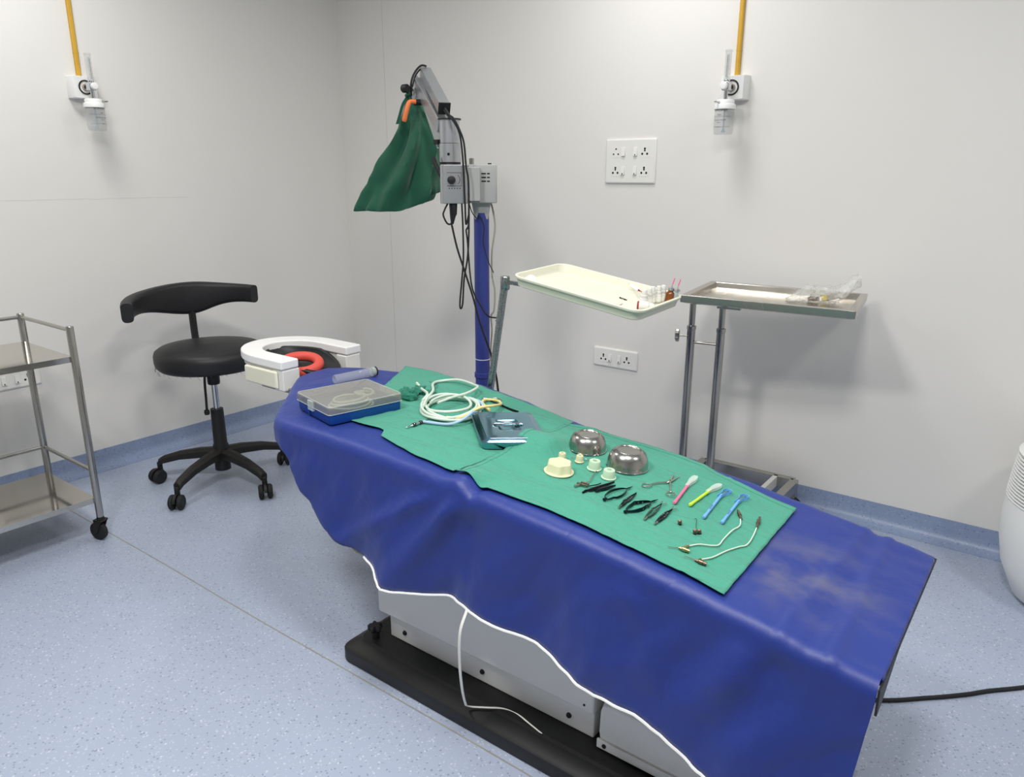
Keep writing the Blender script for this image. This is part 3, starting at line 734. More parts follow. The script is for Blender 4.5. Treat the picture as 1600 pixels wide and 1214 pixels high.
# cables
def cable(pts, r, m, nm='cable', n=8): return MB().tube(catmull(pts, n), r, 8).build(nm, m, mi)
cable([(-1.848,2.076,1.251),(-1.835,2.089,1.166),(-1.816,2.105,1.085),(-1.792,2.125,0.984),(-1.775,2.14,0.894),(-1.748,2.162,0.79),(-1.736,2.171,0.74),(-1.72,2.184,0.626),(-1.70,2.2,.3),(-1.74,2.22,.11)], .0036, 'rubber')
cable([(-1.826,2.109,1.325),(-1.824,2.111,1.239),(-1.824,2.111,1.124),(-1.83,2.106,1.037),(-1.836,2.101,0.959),(-1.833,2.102,0.938),(-1.828,2.108,0.959),(-1.823,2.112,1.048),(-1.813,2.121,1.124),(-1.808,2.125,1.211),(-1.807,2.126,1.31),(-1.82,2.15,1.335)], .0032, 'rubber')
cable([(-1.802,2.103,1.229),(-1.815,2.126,1.181),(-1.813,2.134,1.076),(-1.805,2.141,1.005),(-1.782,2.159,0.945),(-1.76,2.178,0.906),(-1.755,2.24,.89),(-1.80,2.275,.87)], .0030, 'rubber')
cable([(-1.890,2.100,1.650),(-1.870,2.090,1.636),(-1.850,2.082,1.622),(-1.832,2.078,1.613),(-1.818,2.09,1.58),(-1.805,2.101,1.532),(-1.8,2.106,1.45),(-1.794,2.11,1.405),(-1.794,2.111,1.312),(-1.797,2.112,1.25),(-1.802,2.103,1.229)], .0034, 'rubber')
cable([(-1.894,2.100,1.645),(-1.874,2.090,1.630),(-1.856,2.082,1.618),(-1.836,2.074,1.611),(-1.82,2.088,1.577),(-1.812,2.095,1.532),(-1.807,2.099,1.45),(-1.806,2.101,1.389),(-1.804,2.102,1.312),(-1.806,2.108,1.25),(-1.807,2.126,1.284)], .0034, 'rubber')
cable([(-1.875,2.09,1.325),(-1.869,2.063,1.30),(-1.87,2.057,1.281),(-1.86,2.066,1.253),(-1.849,2.076,1.253),(-1.85,2.075,1.281),(-1.862,2.085,1.325)], .0032, 'rubber')
mb = MB(); mb.tube([(-1.856,2.10,1.325),(-1.856,2.097,1.285),(-1.856,2.096,1.278),(-1.853,2.086,1.25)], [.013,.0125,.009,.0045], 12); mb.build('plug', 'rubber', mi)
for k in range(4): MB().torus(.0078-.0008*k, .0012, c=(-1.8555+.0006*k, 2.0945-.002*k, 1.274-.006*k), seg=12, seg2=5).build('plug_rib', 'rubber', mi)
cable([(-1.862,2.19,1.33),(-1.848,2.190,1.292),(-1.832,2.200,1.266),(-1.822,2.206,1.275),(-1.808,2.214,1.234),(-1.810,2.212,1.176),(-1.797,2.222,1.111),(-1.80,2.26,1.06)], .0018, 'rubber')
cable([(-1.837,2.283,1.33),(-1.822,2.283,1.30),(-1.813,2.287,1.23),(-1.822,2.279,1.14),(-1.822,2.279,1.048),(-1.813,2.284,0.986),(-1.816,2.282,0.91),(-1.826,2.276,0.885),(-1.822,2.276,0.827),(-1.828,2.274,0.73),(-1.82,2.276,0.664),(-1.805,2.288,0.584),(-1.79,2.29,.3),(-1.80,2.28,.11)], .0034, 'cable_beige')
cable([(-1.93,2.075,1.48),(-1.915,2.07,1.46),(-1.893,2.07,1.425),(-1.885,2.075,1.408)], .008, 'rubber', 'thick_cable')
cable([(-2.135,2.272,1.825),(-2.150,2.256,1.826),(-2.165,2.236,1.80),(-2.170,2.220,1.761),(-2.185,2.235,1.72)], .004, 'rubber')
cable([(-2.140,2.276,1.818),(-2.156,2.262,1.816),(-2.170,2.245,1.79),(-2.176,2.232,1.75)], .003, 'rubber')

# fabric cover over the microscope head
bag = thing('dust_cover', 'dark green cloth cover tied over the microscope head', 'cloth cover', (-2.21, 2.26, 1.28))
KEY = [  # (t, sideways shift, z, half width, half depth)
    (0.00, -.002, 1.755, .008, .008), (0.04, .002, 1.740, .016, .016), (0.09, .004, 1.716, .021, .021), (.15, .009, 1.690, .031, .030),
    (.24, .016, 1.649, .050, .045), (.34, .018, 1.602, .068, .060), (.46, .010, 1.541, .095, .078), (.58, -.007, 1.480, .115, .090),
    (.70, -.029, 1.418, .139, .100), (.82, -.051, 1.356, .160, .106), (.93, -.060, 1.305, .172, .104), (1.0, -.064, 1.283, .172, .098)]
vr = Vector((math.sin(_yaw), -math.cos(_yaw), 0)); vf = Vector((math.cos(_yaw), math.sin(_yaw), 0))
c0 = Vector((-2.212, 2.257, 0))
rings = []; NB = 72
for i in range(61):
    t = i/60
    cs, z, hw, hd = [interp(t, [k[0] for k in KEY], [k[q] for k in KEY]) for q in (1, 2, 3, 4)]
    ring = []
    for k in range(NB):
        a = 2*PI*k/NB
        ca, sa = math.cos(a), math.sin(a)
        ew = 1-.75*abs(ca)**3
        wr_ = 1+ew*(.32*(1-2*abs(math.sin(3.5*a+1+2.2*t)))*sm(.1, .3, t)*(1-.6*t)+.10*math.sin(9*a-5*t)*sm(.05, .3, t)*(1-.6*t)+.32*nz3(ca*2.6, sa*2.6, t*4)*sm(.15, .4, t))+.15*math.sin(7*a)*(1-sm(.1, .3, t))
        px = math.copysign(abs(ca)**.85, ca)
        zz = z + (.075*max(0, px)**1.6+.006*nz3(ca*2, sa*2, 9))*sm(.55, 1, t)
        p = c0+vr*(cs+hw*px*wr_)+vf*(hd*sa*wr_+.0*t); p.z = zz
        ring.append(p)
    rings.append(ring)
last = rings[-1]; cen = sum(last, Vector())/len(last)
for q in (.93, .6, .25):
    rings.append([cen+(p-cen)*q+Vector((0, 0, .012*(1-q)-.004)) for p in last])
mb = MB(); mb.rings(rings); mb.build('cover_fabric', 'bag_green', bag, angle=70)
mb = MB(); mb.torus(.021, .006, c=(0, 0, 0), seg=20, seg2=7, M=Matrix.Translation(c0+vr*.004+Vector((0, 0, 1.722)))); mb.build('tie_band', 'bag_green', bag)
e0 = c0+vr*-.005+vf*-.02
strap = catmull([e0+Vector((0,0,1.722)), e0+vr*-.022+Vector((0,0,1.69)), e0+vr*-.036+Vector((0,0,1.65)), e0+vr*-.048+Vector((0,0,1.615))], 6)
MB().rings([[p-vr*.006, p+vr*.006, p+vr*.006+vf*.0015, p-vr*.006+vf*.0015] for p in strap]).build('tie_strap', 'bag_green', bag)

# ------------------------------------------------------------------ cream tray on chrome arm
TRM = (-1.166, 1.971, 1.099); TRR = (R(2.56), R(8.45), R(-.57))
tm = Matrix.Translation(Vector(TRM)) @ Euler(TRR).to_matrix().to_4x4()
ty = thing('instrument_tray', 'cream plastic tray held level on a chrome arm over the table edge', 'tray', (-1.47, 1.88, .62))
mb = MB(tm)
def lp(k): return rrect(.230+k, .142+k, max(.008, .042+k), 6)
seq = [(-.020, -.034), (-.012, -.030), (-.008, -.012), (-.004, -.006), (-.001, -.006), (0, -.003), (0, .0005), (-.002, .002), (-.007, .002), (-.009, 0), (-.012, -.018), (-.018, -.024), (-.024, -.0245), (-.028, -.023), (-.032, -.0245), (-.045, -.0248)]
mb.rings([[(x, y, z) for x, y in lp(k)] for k, z in seq]); mb.build('tray_body', 'cream_tray', ty, angle=50)
up = Vector((-1.466, 1.90, 1.092)); lo_ = Vector((-1.502, 1.845, .64))
MB().tube([up+Vector((0,0,.008)), up, up+(lo_-up)*.5, lo_], [.0125, .0125, .0115, .0115], 14).build('arm_post', 'chrome_worn', ty)
mb = MB(); mb.lathe([(0, .018), (.013, .018), (.0155, .014), (.0155, -.022), (.013, -.026), (0, -.026)], 16, c=up); mb.build('arm_elbow', 'chrome_worn', ty)
MB().bar(up+Vector((.005, 0, .0)), tm @ Vector((-.10, -.05, -.034)), .012, .012).build('arm_bracket', 'chrome_worn', ty)
MB().box(-1.525, -1.48, 1.71, 1.865, .635, .672).build('rail_clamp', 'steel', ty, bevel=.003)

def on_tray(x, y, dz=0): return tm @ Vector((x, y, -.0245+dz))
def tray_up(p, ang=0): return Matrix.Translation(p) @ Euler(TRR).to_matrix().to_4x4() @ Matrix.Rotation(ang, 4, 'Z')
bl = ['white dropper bottle on the cream tray, nearest the viewer', 'white dropper bottle on the cream tray, second from the near end', 'white dropper bottle on the cream tray, middle one of the row',
      'white dropper bottle on the cream tray, second from the amber vial', 'white dropper bottle on the cream tray, next to the amber vial']
bot = None
for i, (x, y) in enumerate(((.162, .000), (.163, .028), (.160, .055), (.168, .078), (.172, .100))):
    p = on_tray(x, y, .001)
    if bot is None:
        bot = thing('dropper_bottle', bl[0], 'bottle', p, TRR, group='dropper bottles on the cream tray')
        MB().lathe([(0, 0), (.0125, 0), (.0135, .002), (.0135, .022), (.011, .026), (.0, .027)], 20).build('bottle_body', 'bottle_white', bot, world=False)
        MB().lathe([(.0105, .0265), (.0105, .033), (.0085, .035), (.0075, .046), (.006, .049), (0, .0495)], 18).build('cap', 'bottle_white', bot, world=False)
        MB().lathe([(.0137, .005), (.0137, .019)], 20).build('paper_label', 'gauze', bot, world=False)
    else: dup(bot, 'dropper_bottle', p, TRR, bl[i])
t = thing('dropper_bottle', 'white dropper bottle with red base lying at the tray corner', 'bottle', on_tray(.172, -.045, .0135), (TRR[0]+R(90), TRR[1], TRR[2]+R(115)), group='dropper bottles on the cream tray')
MB().lathe([(0, 0), (.0115, 0), (.0128, .002), (.0128, .028), (.0095, .032), (.0095, .040), (.006, .046), (0, .047)], 18).build('bottle_body', 'bottle_white', t, world=False)
MB().lathe([(.0, -.004), (.011, -.004), (.0125, -.001), (.0125, .004), (.0, .004)], 18).build('bottle_base', 'red_ink', t, world=False)
t = thing('amber_vial', 'amber glass vial with needles standing in its silver cap', 'vial', on_tray(.196, .103, .001), TRR)
MB().lathe([(0, 0), (.0125, 0), (.0135, .002), (.0135, .026), (.012, .031), (.008, .035), (.008, .040), (0, .041)], 20).build('vial_body', 'amber', t, world=False)
MB().lathe([(.0, .040), (.0095, .040), (.0095, .047), (.0, .048)], 18).build('crimp_cap', 'chrome', t, world=False)
MB().lathe([(0, 0), (.0095, 0), (.0095, .006), (0, .007)], 16, c=(.018, .002, .040)).build('crimp_cap', 'chrome', t, world=False)
MB().lathe([(0, 0), (.0045, 0), (.0065, .02), (.0065, .04), (0, .041)], 14, c=(.018, .002, 0)).build('clear_ampoule', 'clear_dark', t, world=False)
for q, (x, y) in enumerate(((.001, 0), (.019, .002))):
    nd = MB().tube([(x, y, .047), (x+.001, y, .058)], [.0022, .0015], 8).build('needle_hub', 'grey_plastic', t, world=False)
    MB().tube([(x+.001, y, .058), (x+.005, y, .078)], [.0019, .0016], 6).build('needle_sleeve', 'pink', nd, world=False)
a_, b_ = on_tray(.045, .115, .022), on_tray(.118, .088, .012)
t = thing('syringe', 'small clear syringe propped on the far rim of the cream tray', 'syringe', a_)
d = (b_-a_); MB().tube([a_+d*.12, a_+d*.14, a_+d*.62, a_+d*.64], [.004, .0055, .0055, .004], 12).build('barrel', 'white_plastic', t)
MB().tube([a_, a_+d*.12], [.0008, .0014], 8).build('needle', 'tool_steel', t)
MB().tube([a_+d*.64, a_+d*.95, a_+d*.951, a_+d], [.0025, .0025, .0065, .0065], 10).build('plunger', 'red_ink', t)
mb = MB(tray_up(on_tray(.118, .072, .001), R(-30))); mb.rings([[(x*k, y*k, z) for x, y in rrect(.022, .007, .003, 3)] for z, k in ((0, .9), (.003, 1), (.013, 1), (.016, .85))])
tag(mb.build('blister_pack', 'clear_film'), 'small clear blister pack beside the white bottles', 'pack')
mb = MB(tray_up(on_tray(.095, -.045, .001), R(5))); mb.box(-.02, .02, -.012, .012, 0, .0015); tag(mb.build('paper_slip', 'paper_pink'), 'small pale pink paper slip on the cream tray', 'paper')
mb = MB(tray_up(on_tray(.088, .012, .001), R(-10))); mb.rings([[(-.014+.028*i/10, -.002*math.sin(i), 0), (-.014+.028*i/10, .004, 0), (-.014+.028*i/10, .003, .002+.001*math.sin(i*2)), (-.014+.028*i/10, -.001, .002)] for i in range(11)])
tag(mb.build('wire_scrap', 'tool_black'), 'dark scrap of wire lying on the cream tray floor', 'scrap')
mb = MB(tray_up(on_tray(-.185, -.088, .012), .3))
rings = []
for i in range(9):
    t_ = i/8; rr = .020*math.sin(PI*min(.98, max(.02, t_)))**.6
    rings.append([((rr*(1+.3*nz3(math.cos(a)*2, math.sin(a)*2, i*.6)))*math.cos(a), (rr*.8*(1+.3*nz3(math.cos(a)*2, math.sin(a)*2, i*.6+5)))*math.sin(a), -.012+.026*t_) for a in [2*PI*k/16 for k in range(16)]])
mb.rings(rings); tag(mb.build('gauze_swab', 'gauze'), 'crumpled white gauze swab in the near left corner of the cream tray', 'gauze')

# ------------------------------------------------------------------ steel instrument stand by the back wall
ms = thing('instrument_stand', 'stainless steel instrument stand with rectangular tray against the back wall', 'instrument stand', (-1.0, 2.9, 0))
mm = Matrix.Translation((-.91, 2.875, .985)) @ Matrix.Rotation(R(8), 4, 'Z') @ Matrix.Rotation(R(.9), 4, 'Y')
mb = MB(mm)
def sq(hw, hd, z): return [(hw, hd, z), (-hw, hd, z), (-hw, -hd, z), (hw, -hd, z)]
mb.rings([sq(.290, .212, -.031), sq(.304, .226, -.026), sq(.305, .227, 0), sq(.3045, .2265, .001), sq(.281, .203, .001), sq(.279, .201, -.001), sq(.275, .197, -.022), sq(.272, .194, -.0225)])
mb.build('tray_top', 'steel_tray', ms, smooth=False, bevel=.0012)
P1, P2 = (-1.205, 2.79), (-1.088, 2.806)
for x, y in (P1, P2):
    MB().tube([(x, y, .14), (x, y, .83)], .0165, 16).build('outer_post', 'steel', ms)
    MB().tube([(x, y, .82), (x, y, .955)], .0125, 16).build('inner_post', 'steel', ms)
MB().lathe([(.0165, .826), (.0185, .828), (.0185, .842), (.013, .844)], 16, c=(*P1, 0)).build('post_collar', 'steel', ms)
MB().lathe([(.0165, .826), (.0185, .828), (.0185, .842), (.013, .844)], 16, c=(*P2, 0)).build('post_collar', 'steel', ms)
MB().cyl((*P1, .775), (*P2, .775), .0055).build('cross_rung', 'steel', ms)
MB(mm).box(-.20, -.11, -.08, -.05, -.062, -.028).build('tray_bracket', 'steel', ms, bevel=.002)
MB(mm).box(-.30, .10, -.078, -.052, -.045, -.030).build('tray_beam', 'steel', ms, bevel=.002)
kn = MB(); kn.cyl((P1[0]-.014, P1[1]-.006, .80), (P1[0]-.045, P1[1]-.018, .80), .004)
poly = [(r_*math.cos(2*PI*k/36), r_*math.sin(2*PI*k/36)) for k in range(36) for r_ in [.024+.003*math.cos(6*2*PI*k/36)]]
kmx = Matrix.Translation((P1[0]-.045, P1[1]-.018, .80)) @ Matrix.Rotation(R(20), 4, 'Z') @ Matrix.Rotation(R(-90), 4, 'Y')
kn.rings([[(x*s, y*s, z) for x, y in poly] for s, z in ((.8, -.003), (1, 0), (1, .010), (.8, .014))], M=kmx); kn.build('clamp_knob', 'steel', ms)
fr = [(-1.24, 3.13), (-.83, 3.13), (-.83, 2.72), (-1.24, 2.72)]
for nm, a, b in (('base_bar', fr[0], fr[1]), ('base_bar', fr[3], fr[2]), ('base_bar', fr[0], fr[3]), ('base_bar', fr[1], fr[2])):
    MB().bar((*a, .135), (*b, .135), .035, .05).build(nm, 'steel', ms, bevel=.003)
MB().bar((-1.24, 2.80, .135), (-.83, 2.80, .135), .04, .04).build('base_bar', 'steel', ms, bevel=.003)
MB().bar((-.91, 3.13, .136), (-.91, 2.72, .136), .02, .048).build('base_bar', 'white_enamel', ms, bevel=.002)
for x, y in fr:
    w = MB(); w.lathe([(0, -.011), (.034, -.011), (.039, -.005), (.039, .005), (.034, .011), (0, .011)], 18, M=Matrix.Translation((x, y, .039)) @ Matrix.Rotation(R(90), 4, 'X'))
    wo = w.build('castor_wheel', 'rubber', ms)
    MB().box(x-.012, x+.012, y-.018, y+.018, .075, .112).cyl((x, y, .09), (x, y, .12), .008).build('fork', 'steel', wo)
# plastic bag with a connector on the stand tray
bt = mm @ Vector((.15, .05, -.0225))
pbg = thing('plastic_bag', 'crumpled clear plastic bag on the steel stand tray', 'plastic bag', bt)
bag_m = MB(Matrix.Translation(bt) @ Matrix.Rotation(R(28), 4, 'Z'))
rings = []
for i in range(25):
    t_ = i/24; x = -.115+.25*t_
    hw = .030+.040*math.sin(PI*min(1, t_*1.05))**.7 if t_ < .95 else .03
    hz_ = .006+.026*sm(0, .3, t_)*(1-.2*t_)
    zc0 = hz_+.002+.055*sm(.68, 1, t_)
    ring = []
    for k in range(26):
        a = 2*PI*k/26; n_ = 1+.38*nz3(math.cos(a)*2.2+i*.45, math.sin(a)*2.2, i*.5)
        ring.append((x+.012*nz3(k*.5, i*.6, 4), hw*math.cos(a)*n_, max(.001, zc0+hz_*math.sin(a)*n_)))
    rings.append(ring)
bag_m.rings(rings); bag_m.build('film', 'clear_film', pbg, angle=20)
cm = MB(Matrix.Translation(bt) @ Matrix.Rotation(R(28), 4, 'Z'))
cn = thing('connector', 'grey plastic connector with yellow end inside the clear bag', 'connector', bt)
ct = Matrix.Translation(bt) @ Matrix.Rotation(R(28), 4, 'Z') @ Matrix.Translation((.012, -.012, .017)) @ Matrix.Rotation(R(80), 4, 'Y')
MB(ct).lathe([(.0105, -.004), (.0115, .0), (.0115, .012), (.0, .012)], 18).build('yellow_end', 'yellow_cap', cn)
MB(ct).lathe([(.0, .0121), (.0112, .0121), (.012, .03), (.010, .045), (.005, .06), (0, .06)], 18).build('grey_body', 'grey_plastic', cn)
MB(Matrix.Translation(bt) @ Matrix.Rotation(R(28), 4, 'Z')).tube(catmull([(.0, -.01, .012), (-.02, .0, .008), (-.035, .015, .012), (-.02, .025, .016), (.0, .015, .012), (-.01, -.005, .018), (-.04, -.01, .008)], 8), .0035, 8).build('brown_lead', 'brown_tube', cn)

# ------------------------------------------------------------------ wall socket plates
def plate(name, label, M, w, h, rows, group):
    t = thing(name, label, 'socket plate', M.to_translation(), M.to_euler(), group=group)
    mb = MB(); mb.rings([[(x, y, 0) for x, y in rrect(w/2, h/2, .006, 3)], [(x, y, .007) for x, y in rrect(w/2, h/2, .006, 3)], [(x, y, .011) for x, y in rrect(w/2-.006, h/2-.006, .004, 3)]])
    mb.build('frame', 'plate_plastic', t, world=False, angle=25)
    for cy, items in rows:
        for kind, cx in items:
            if kind.startswith('s'):
                so = MB(); so.rings([[(cx+x, cy+y, z) for x, y in rrect(.024, .026, .003, 2)] for z in (.0105, .0118)]); so = so.build('socket', 'plate_plastic', t, world=False)
                big = kind == 's16'
                for hx, hy, tall in ((0, .013, 1), (-.0125, -.010, 0), (.0125, -.010, 0)):
                    r = .0050 if big else .0040
                    ho = MB(); n0 = 12
                    ho.rings([[(cx+hx+r*math.cos(2*PI*k/n0), cy+hy+(r*1.0)*math.sin(2*PI*k/n0), z) for k in range(n0)] for z in (.0110, .0122)])
                    if tall and big: ho.rings([[(cx+hx+.0042*math.cos(2*PI*k/n0), cy+hy-.0085+.0042*math.sin(2*PI*k/n0), z) for k in range(n0)] for z in (.0110, .0122)]); ho.box(cx-.0025, cx+.0025, cy+hy-.0085, cy+hy, .011, .0121)
                    ho.build('pin_hole', 'hole', so, world=False)
            else:
                sw = MB(); sw.rings([[(cx+x, cy+y, .011) for x, y in rrect(.0095, .019, .002, 2)], [(cx+x*.95, cy+y*.97, .0125+max(0, -y)*.22+.002) for x, y in rrect(.0095, .019, .002, 2)]])
                sw = sw.build('switch', 'plate_plastic', t, world=False)
                if kind == 'wi': MB().box(cx-.0022, cx+.0022, cy-.017, cy-.011, .0165, .0190).build('indicator', 'ink', sw, world=False)
    return t
MBk = lambda x, z: Matrix(((1,0,0,x),(0,0,-1,YW),(0,1,0,z),(0,0,0,1)))
MLf = lambda y, z: Matrix(((0,0,1,XW),(1,0,0,y),(0,1,0,z),(0,0,0,1)))
plate('wall_socket', 'white square four-socket plate high on the back wall', MBk(-1.75, 1.486), .262, .200,
      [(.042, [('s6', -.075), ('w', -.035), ('wi', .028), ('s16', .075)]), (-.042, [('s16', -.075), ('wi', -.035), ('wi', .028), ('s16', .075)])], 'wall socket plates')
plate('wall_socket', 'white oblong two-socket plate low on the back wall under the cream tray', MBk(-1.787, .5365), .250, .097, [(0, [('s16', -.065), ('wi', -.028), ('wi', .025), ('s16', .068)])], 'wall socket plates')
plate('wall_socket', 'white socket plate low on the wall behind the steel trolley', MLf(1.213, .533), .25, .085, [(0, [('s16', -.065), ('wi', -.028), ('wi', .025), ('s16', .07)])], 'wall socket plates')

# ------------------------------------------------------------------ oxygen outlets with humidifier bottles
def text_verts(body, size):
    cu = bpy.data.curves.new('t', 'FONT'); cu.body = body; cu.size = size; cu.align_x = 'CENTER'; cu.resolution_u = 2
    o = bpy.data.objects.new('t', cu); COL.objects.link(o)
    me = bpy.data.meshes.new_from_object(o.evaluated_get(bpy.context.evaluated_depsgraph_get()))
    vs = [v.co.copy() for v in me.vertices]; fs = [tuple(p.vertices) for p in me.polygons]
    bpy.data.objects.remove(o); bpy.data.curves.remove(cu); bpy.data.meshes.remove(me)
    return vs, fs
TXT = [(text_verts('HUMIDIFIER', .0125), -.036), (text_verts('MAX', .007), -.052), (text_verts('DISTILLED WATER', .007), -.072), (text_verts('200 ml', .006), -.081), (text_verts('MIN', .006), -.098)]
def outlet(label, M, side, pipe_top, face):
    # local frame: x along the wall, y up, z out of the wall
    t = thing('oxygen_outlet', label, 'oxygen outlet', M.to_translation(), M.to_euler(), group='wall oxygen outlets')
    bx = MB(); bx.rings([[(x*k, y*k2, z) for x, y in rrect(.057, .048, .004, 3)] for z, k, k2 in ((0, 1, 1), (.030, 1, 1), (.054, .86, .97), (.056, .84, .95))]); bx.build('outlet_box', 'white_plastic', t, world=False, angle=30)
    MB().lathe([(.031, .0555), (.031, .060), (.0255, .060), (.0255, .0555)], 28, M=Matrix.Translation((0, 0, 0))).build('outlet_ring', 'black_plastic', t, world=False)
    MB().lathe([(.0, .064), (.0145, .064), (.0155, .062), (.0155, .0555)], 24, M=Matrix.Translation((0, 0, 0))).build('outlet_socket', 'grey_plastic', t, world=False)
    ox = 0.0
    MB().cyl((ox, 0, .06), (ox, 0, .085), .0105).cyl((ox, 0, .083), (ox, 0, .088), .013).build('probe', 'black_plastic', t, world=False)
    Z0 = .112
    vb = MB(); vb.rings([[(ox+x, y, z) for x, y in rrect(.015, .017, .006, 3)] for z in (.086, .128)]); vb.cyl((ox, -.06, Z0), (ox, -.01, Z0), .0085); vb.cyl((ox, .015, Z0), (ox, .024, Z0), .013); vb.build('valve_body', 'chrome', t, world=False, bevel=.002)
    MB().cyl((ox, 0, .126), (ox, 0, .134), .007).lathe([(0, .150), (.0125, .149), (.015, .146), (.015, .134), (.011, .132)], 18, M=Matrix.Translation((ox, 0, 0))).build('flow_knob', 'white_plastic', t, world=False)
    RX = Matrix.Translation((ox, 0, Z0)) @ Matrix.Rotation(R(-90), 4, 'X')
    MB(RX).lathe([(.0125, .022), (.0125, .128), (.0145, .129), (.0145, .136), (.0, .136)], 18).build('flow_tube', 'clear', t, world=False)
    MB(RX).lathe([(.0, .024), (.004, .024), (.0045, .120), (0, .120)], 10).build('inner_tube', 'clear', t, world=False)
    gr = MB()
    for k in range(12): gr.box(ox+.001, ox+.006+(.003 if k % 3 == 0 else 0), .034+k*.007, .0346+k*.007, Z0+.0122, Z0+.0128)
    gr.box(ox-.0005, ox+.0005, .032, .116, Z0+.0124, Z0+.0128); gr.build('flow_scale', 'ink', t, world=False)
    RD = Matrix.Translation((ox, 0, Z0)) @ Matrix.Rotation(R(90), 4, 'X')
    MB(RD).lathe([(.0, .050), (.034, .052), (.037, .056), (.037, .068), (.042, .070), (.0435, .073), (.0435, .088), (.040, .089), (0, .089)], 30).build('jar_cap', 'white_plastic', t, world=False)
    MB(RD).lathe([(.0395, .089), (.0395, .170), (.037, .183), (.034, .186), (0, .186)], 30).build('jar', 'clear', t, world=False)
    MB(RD).cyl((0, 0, .089), (0, 0, .170), .004).lathe([(.004, .166), (.009, .172), (.009, .178), (0, .178)], 14).build('dip_tube', 'clear_dark', t, world=False)
    nm = MB(); pa = R(face); base = Vector((ox, -.062, Z0)); dv = Vector((math.sin(pa), 0, math.cos(pa)))
    nm.tube([base+dv*.036, base+dv*.046, base+dv*.047, base+dv*.062], [.0045, .0045, .0035, .003], 10); nm.build('outlet_nozzle', 'tool_steel', t, world=False)
    jt = MB()
    for (vs, fs), dy in TXT:
        w = []
        for v in vs:
            a = v.x/.04; w.append((ox+.0400*math.sin(a+R(face*.4)), dy-.062+v.y, Z0+.0400*math.cos(a+R(face*.4))))
        jt.add(w, fs)
    for dy in (-.118, -.158):
        jt.tube([(ox+.04*math.sin(R(a)), dy, Z0+.04*math.cos(R(a))) for a in range(-60, 70, 10)], .0004, 4)
    jt.build('jar_print', 'ink', t, world=False, smooth=False)
    # yellow pipe in the same run
    pp = thing('gas_pipe', 'yellow gas pipe above the ' + ('left wall' if side > 0 else 'back wall') + ' oxygen outlet', 'pipe', M @ Vector((.0, .048, .012)), (0, 0, 0), group='yellow gas pipes')
    q = MB(M); q.rings([[(x, y, z) for x, z in ((-.0095+pipe_top[0]*s, .001), (.0095+pipe_top[0]*s, .001), (.0095+pipe_top[0]*s, .012), (.005+pipe_top[0]*s, .016), (-.005+pipe_top[0]*s, .016), (-.0095+pipe_top[0]*s, .012))] for s, y in ((0, .047), (.2, .23), (1, pipe_top[1]))]); q.build('pipe_run', 'yellow_pipe', pp, angle=20)
    q = MB(M); q.rings([[(x, y, z) for x, z in ((-.0105+pipe_top[0]*s, .001), (.0105+pipe_top[0]*s, .001), (.0105+pipe_top[0]*s, .013), (.0055+pipe_top[0]*s, .0172), (-.0055+pipe_top[0]*s, .0172), (-.0105+pipe_top[0]*s, .013))] for s, y in ((.14, .144), (.15, .149))]); q.build('pipe_joint', 'yellow_pipe', pp, angle=20)
    return t
outlet('oxygen outlet with humidifier bottle on the wall above the stool', MLf(1.703, 1.797), 1, (0.0, CEIL-1.797), 40)
outlet('oxygen outlet with humidifier bottle on the back wall above the stand', MBk(-1.268, 1.772), -1, (0.0, CEIL-1.772), -20)

# ------------------------------------------------------------------ things on the table, head end
zc0 = zc(-1.66, 1.39)-.001
CM = (-1.660, 1.396, zc0+.003)
case = thing('sterilising_case', 'blue plastic instrument case with smoky clear lid at the table head', 'case', CM, (0, 0, R(-13)))
def rr3(hw, hd, r, z): return [(x, y, z) for x, y in rrect(hw, hd, r, 4)]
mb = MB(); mb.rings([rr3(.100, .113, .008, 0), rr3(.102, .115, .009, .003), rr3(.103, .116, .009, .033), rr3(.100, .113, .007, .033), rr3(.099, .112, .007, .006), rr3(.08, .09, .005, .005)]); mb.build('case_base', 'case_blue', case, world=False)
mb = MB(); mb.rings([rr3(.1055, .1185, .009, .030), rr3(.1055, .1185, .009, .050), rr3(.102, .115, .009, .0535), rr3(.02, .02, .005, .0535)], cap0=False); mb.build('case_lid', 'lid_smoke', case, world=False, solid=.0015)
MB().tube([(x, y, .0305) for x, y in rrect(.1062, .1192, .009, 4)], .0009, 5, closed=True).build('lid_edge', 'clear_cap', case, world=False)
MB().tube([(x, y, .0525) for x, y in rrect(.1035, .1165, .009, 4)], .0009, 5, closed=True).build('lid_edge', 'clear_cap', case, world=False)
for sx in (-1, 1):
    MB().box(-.022, .008, sx*.1185-.004, sx*.1185+.004, .020, .049).build('latch', 'clear_cap', case, world=False, bevel=.001)
    MB().box(-.030, -.026, sx*.1155-.003, sx*.1155+.003, .0, .032).build('rib', 'case_blue', case, world=False)
def spiral(cx, cy, z, r0, r1, turns, sx, sy, n=26, ph=0, dz=0, rot=0):
    out = []
    for k in range(int(turns*n)+1):
        a = 2*PI*k/n+ph; f = k/(turns*n); r = r0+(r1-r0)*f
        x, y = r*sx*math.cos(a), r*sy*math.sin(a)
        out.append((cx+x*math.cos(rot)-y*math.sin(rot), cy+x*math.sin(rot)+y*math.cos(rot), z+dz*f+.0015*math.sin(a*1.7)))
    return out
ctm = Matrix.Translation(Vector(CM)) @ Matrix.Rotation(R(-13), 4, 'Z')
tz = thing('tubing_coil', 'coiled clear tubing stored inside the lidded blue case', 'tubing', ctm @ Vector((0, 0, .008)))
MB(ctm).tube(spiral(.005, .0, .012, .070, .045, 3.4, .8, 1.0, dz=.030), .0036, 8).build('tube', 'tube_white', tz)
MB(ctm).tube(spiral(-.01, .055, .036, .032, .028, 1.3, 1, .9, ph=1, dz=.008), .0036, 8).build('tube', 'silicone_green', tz)
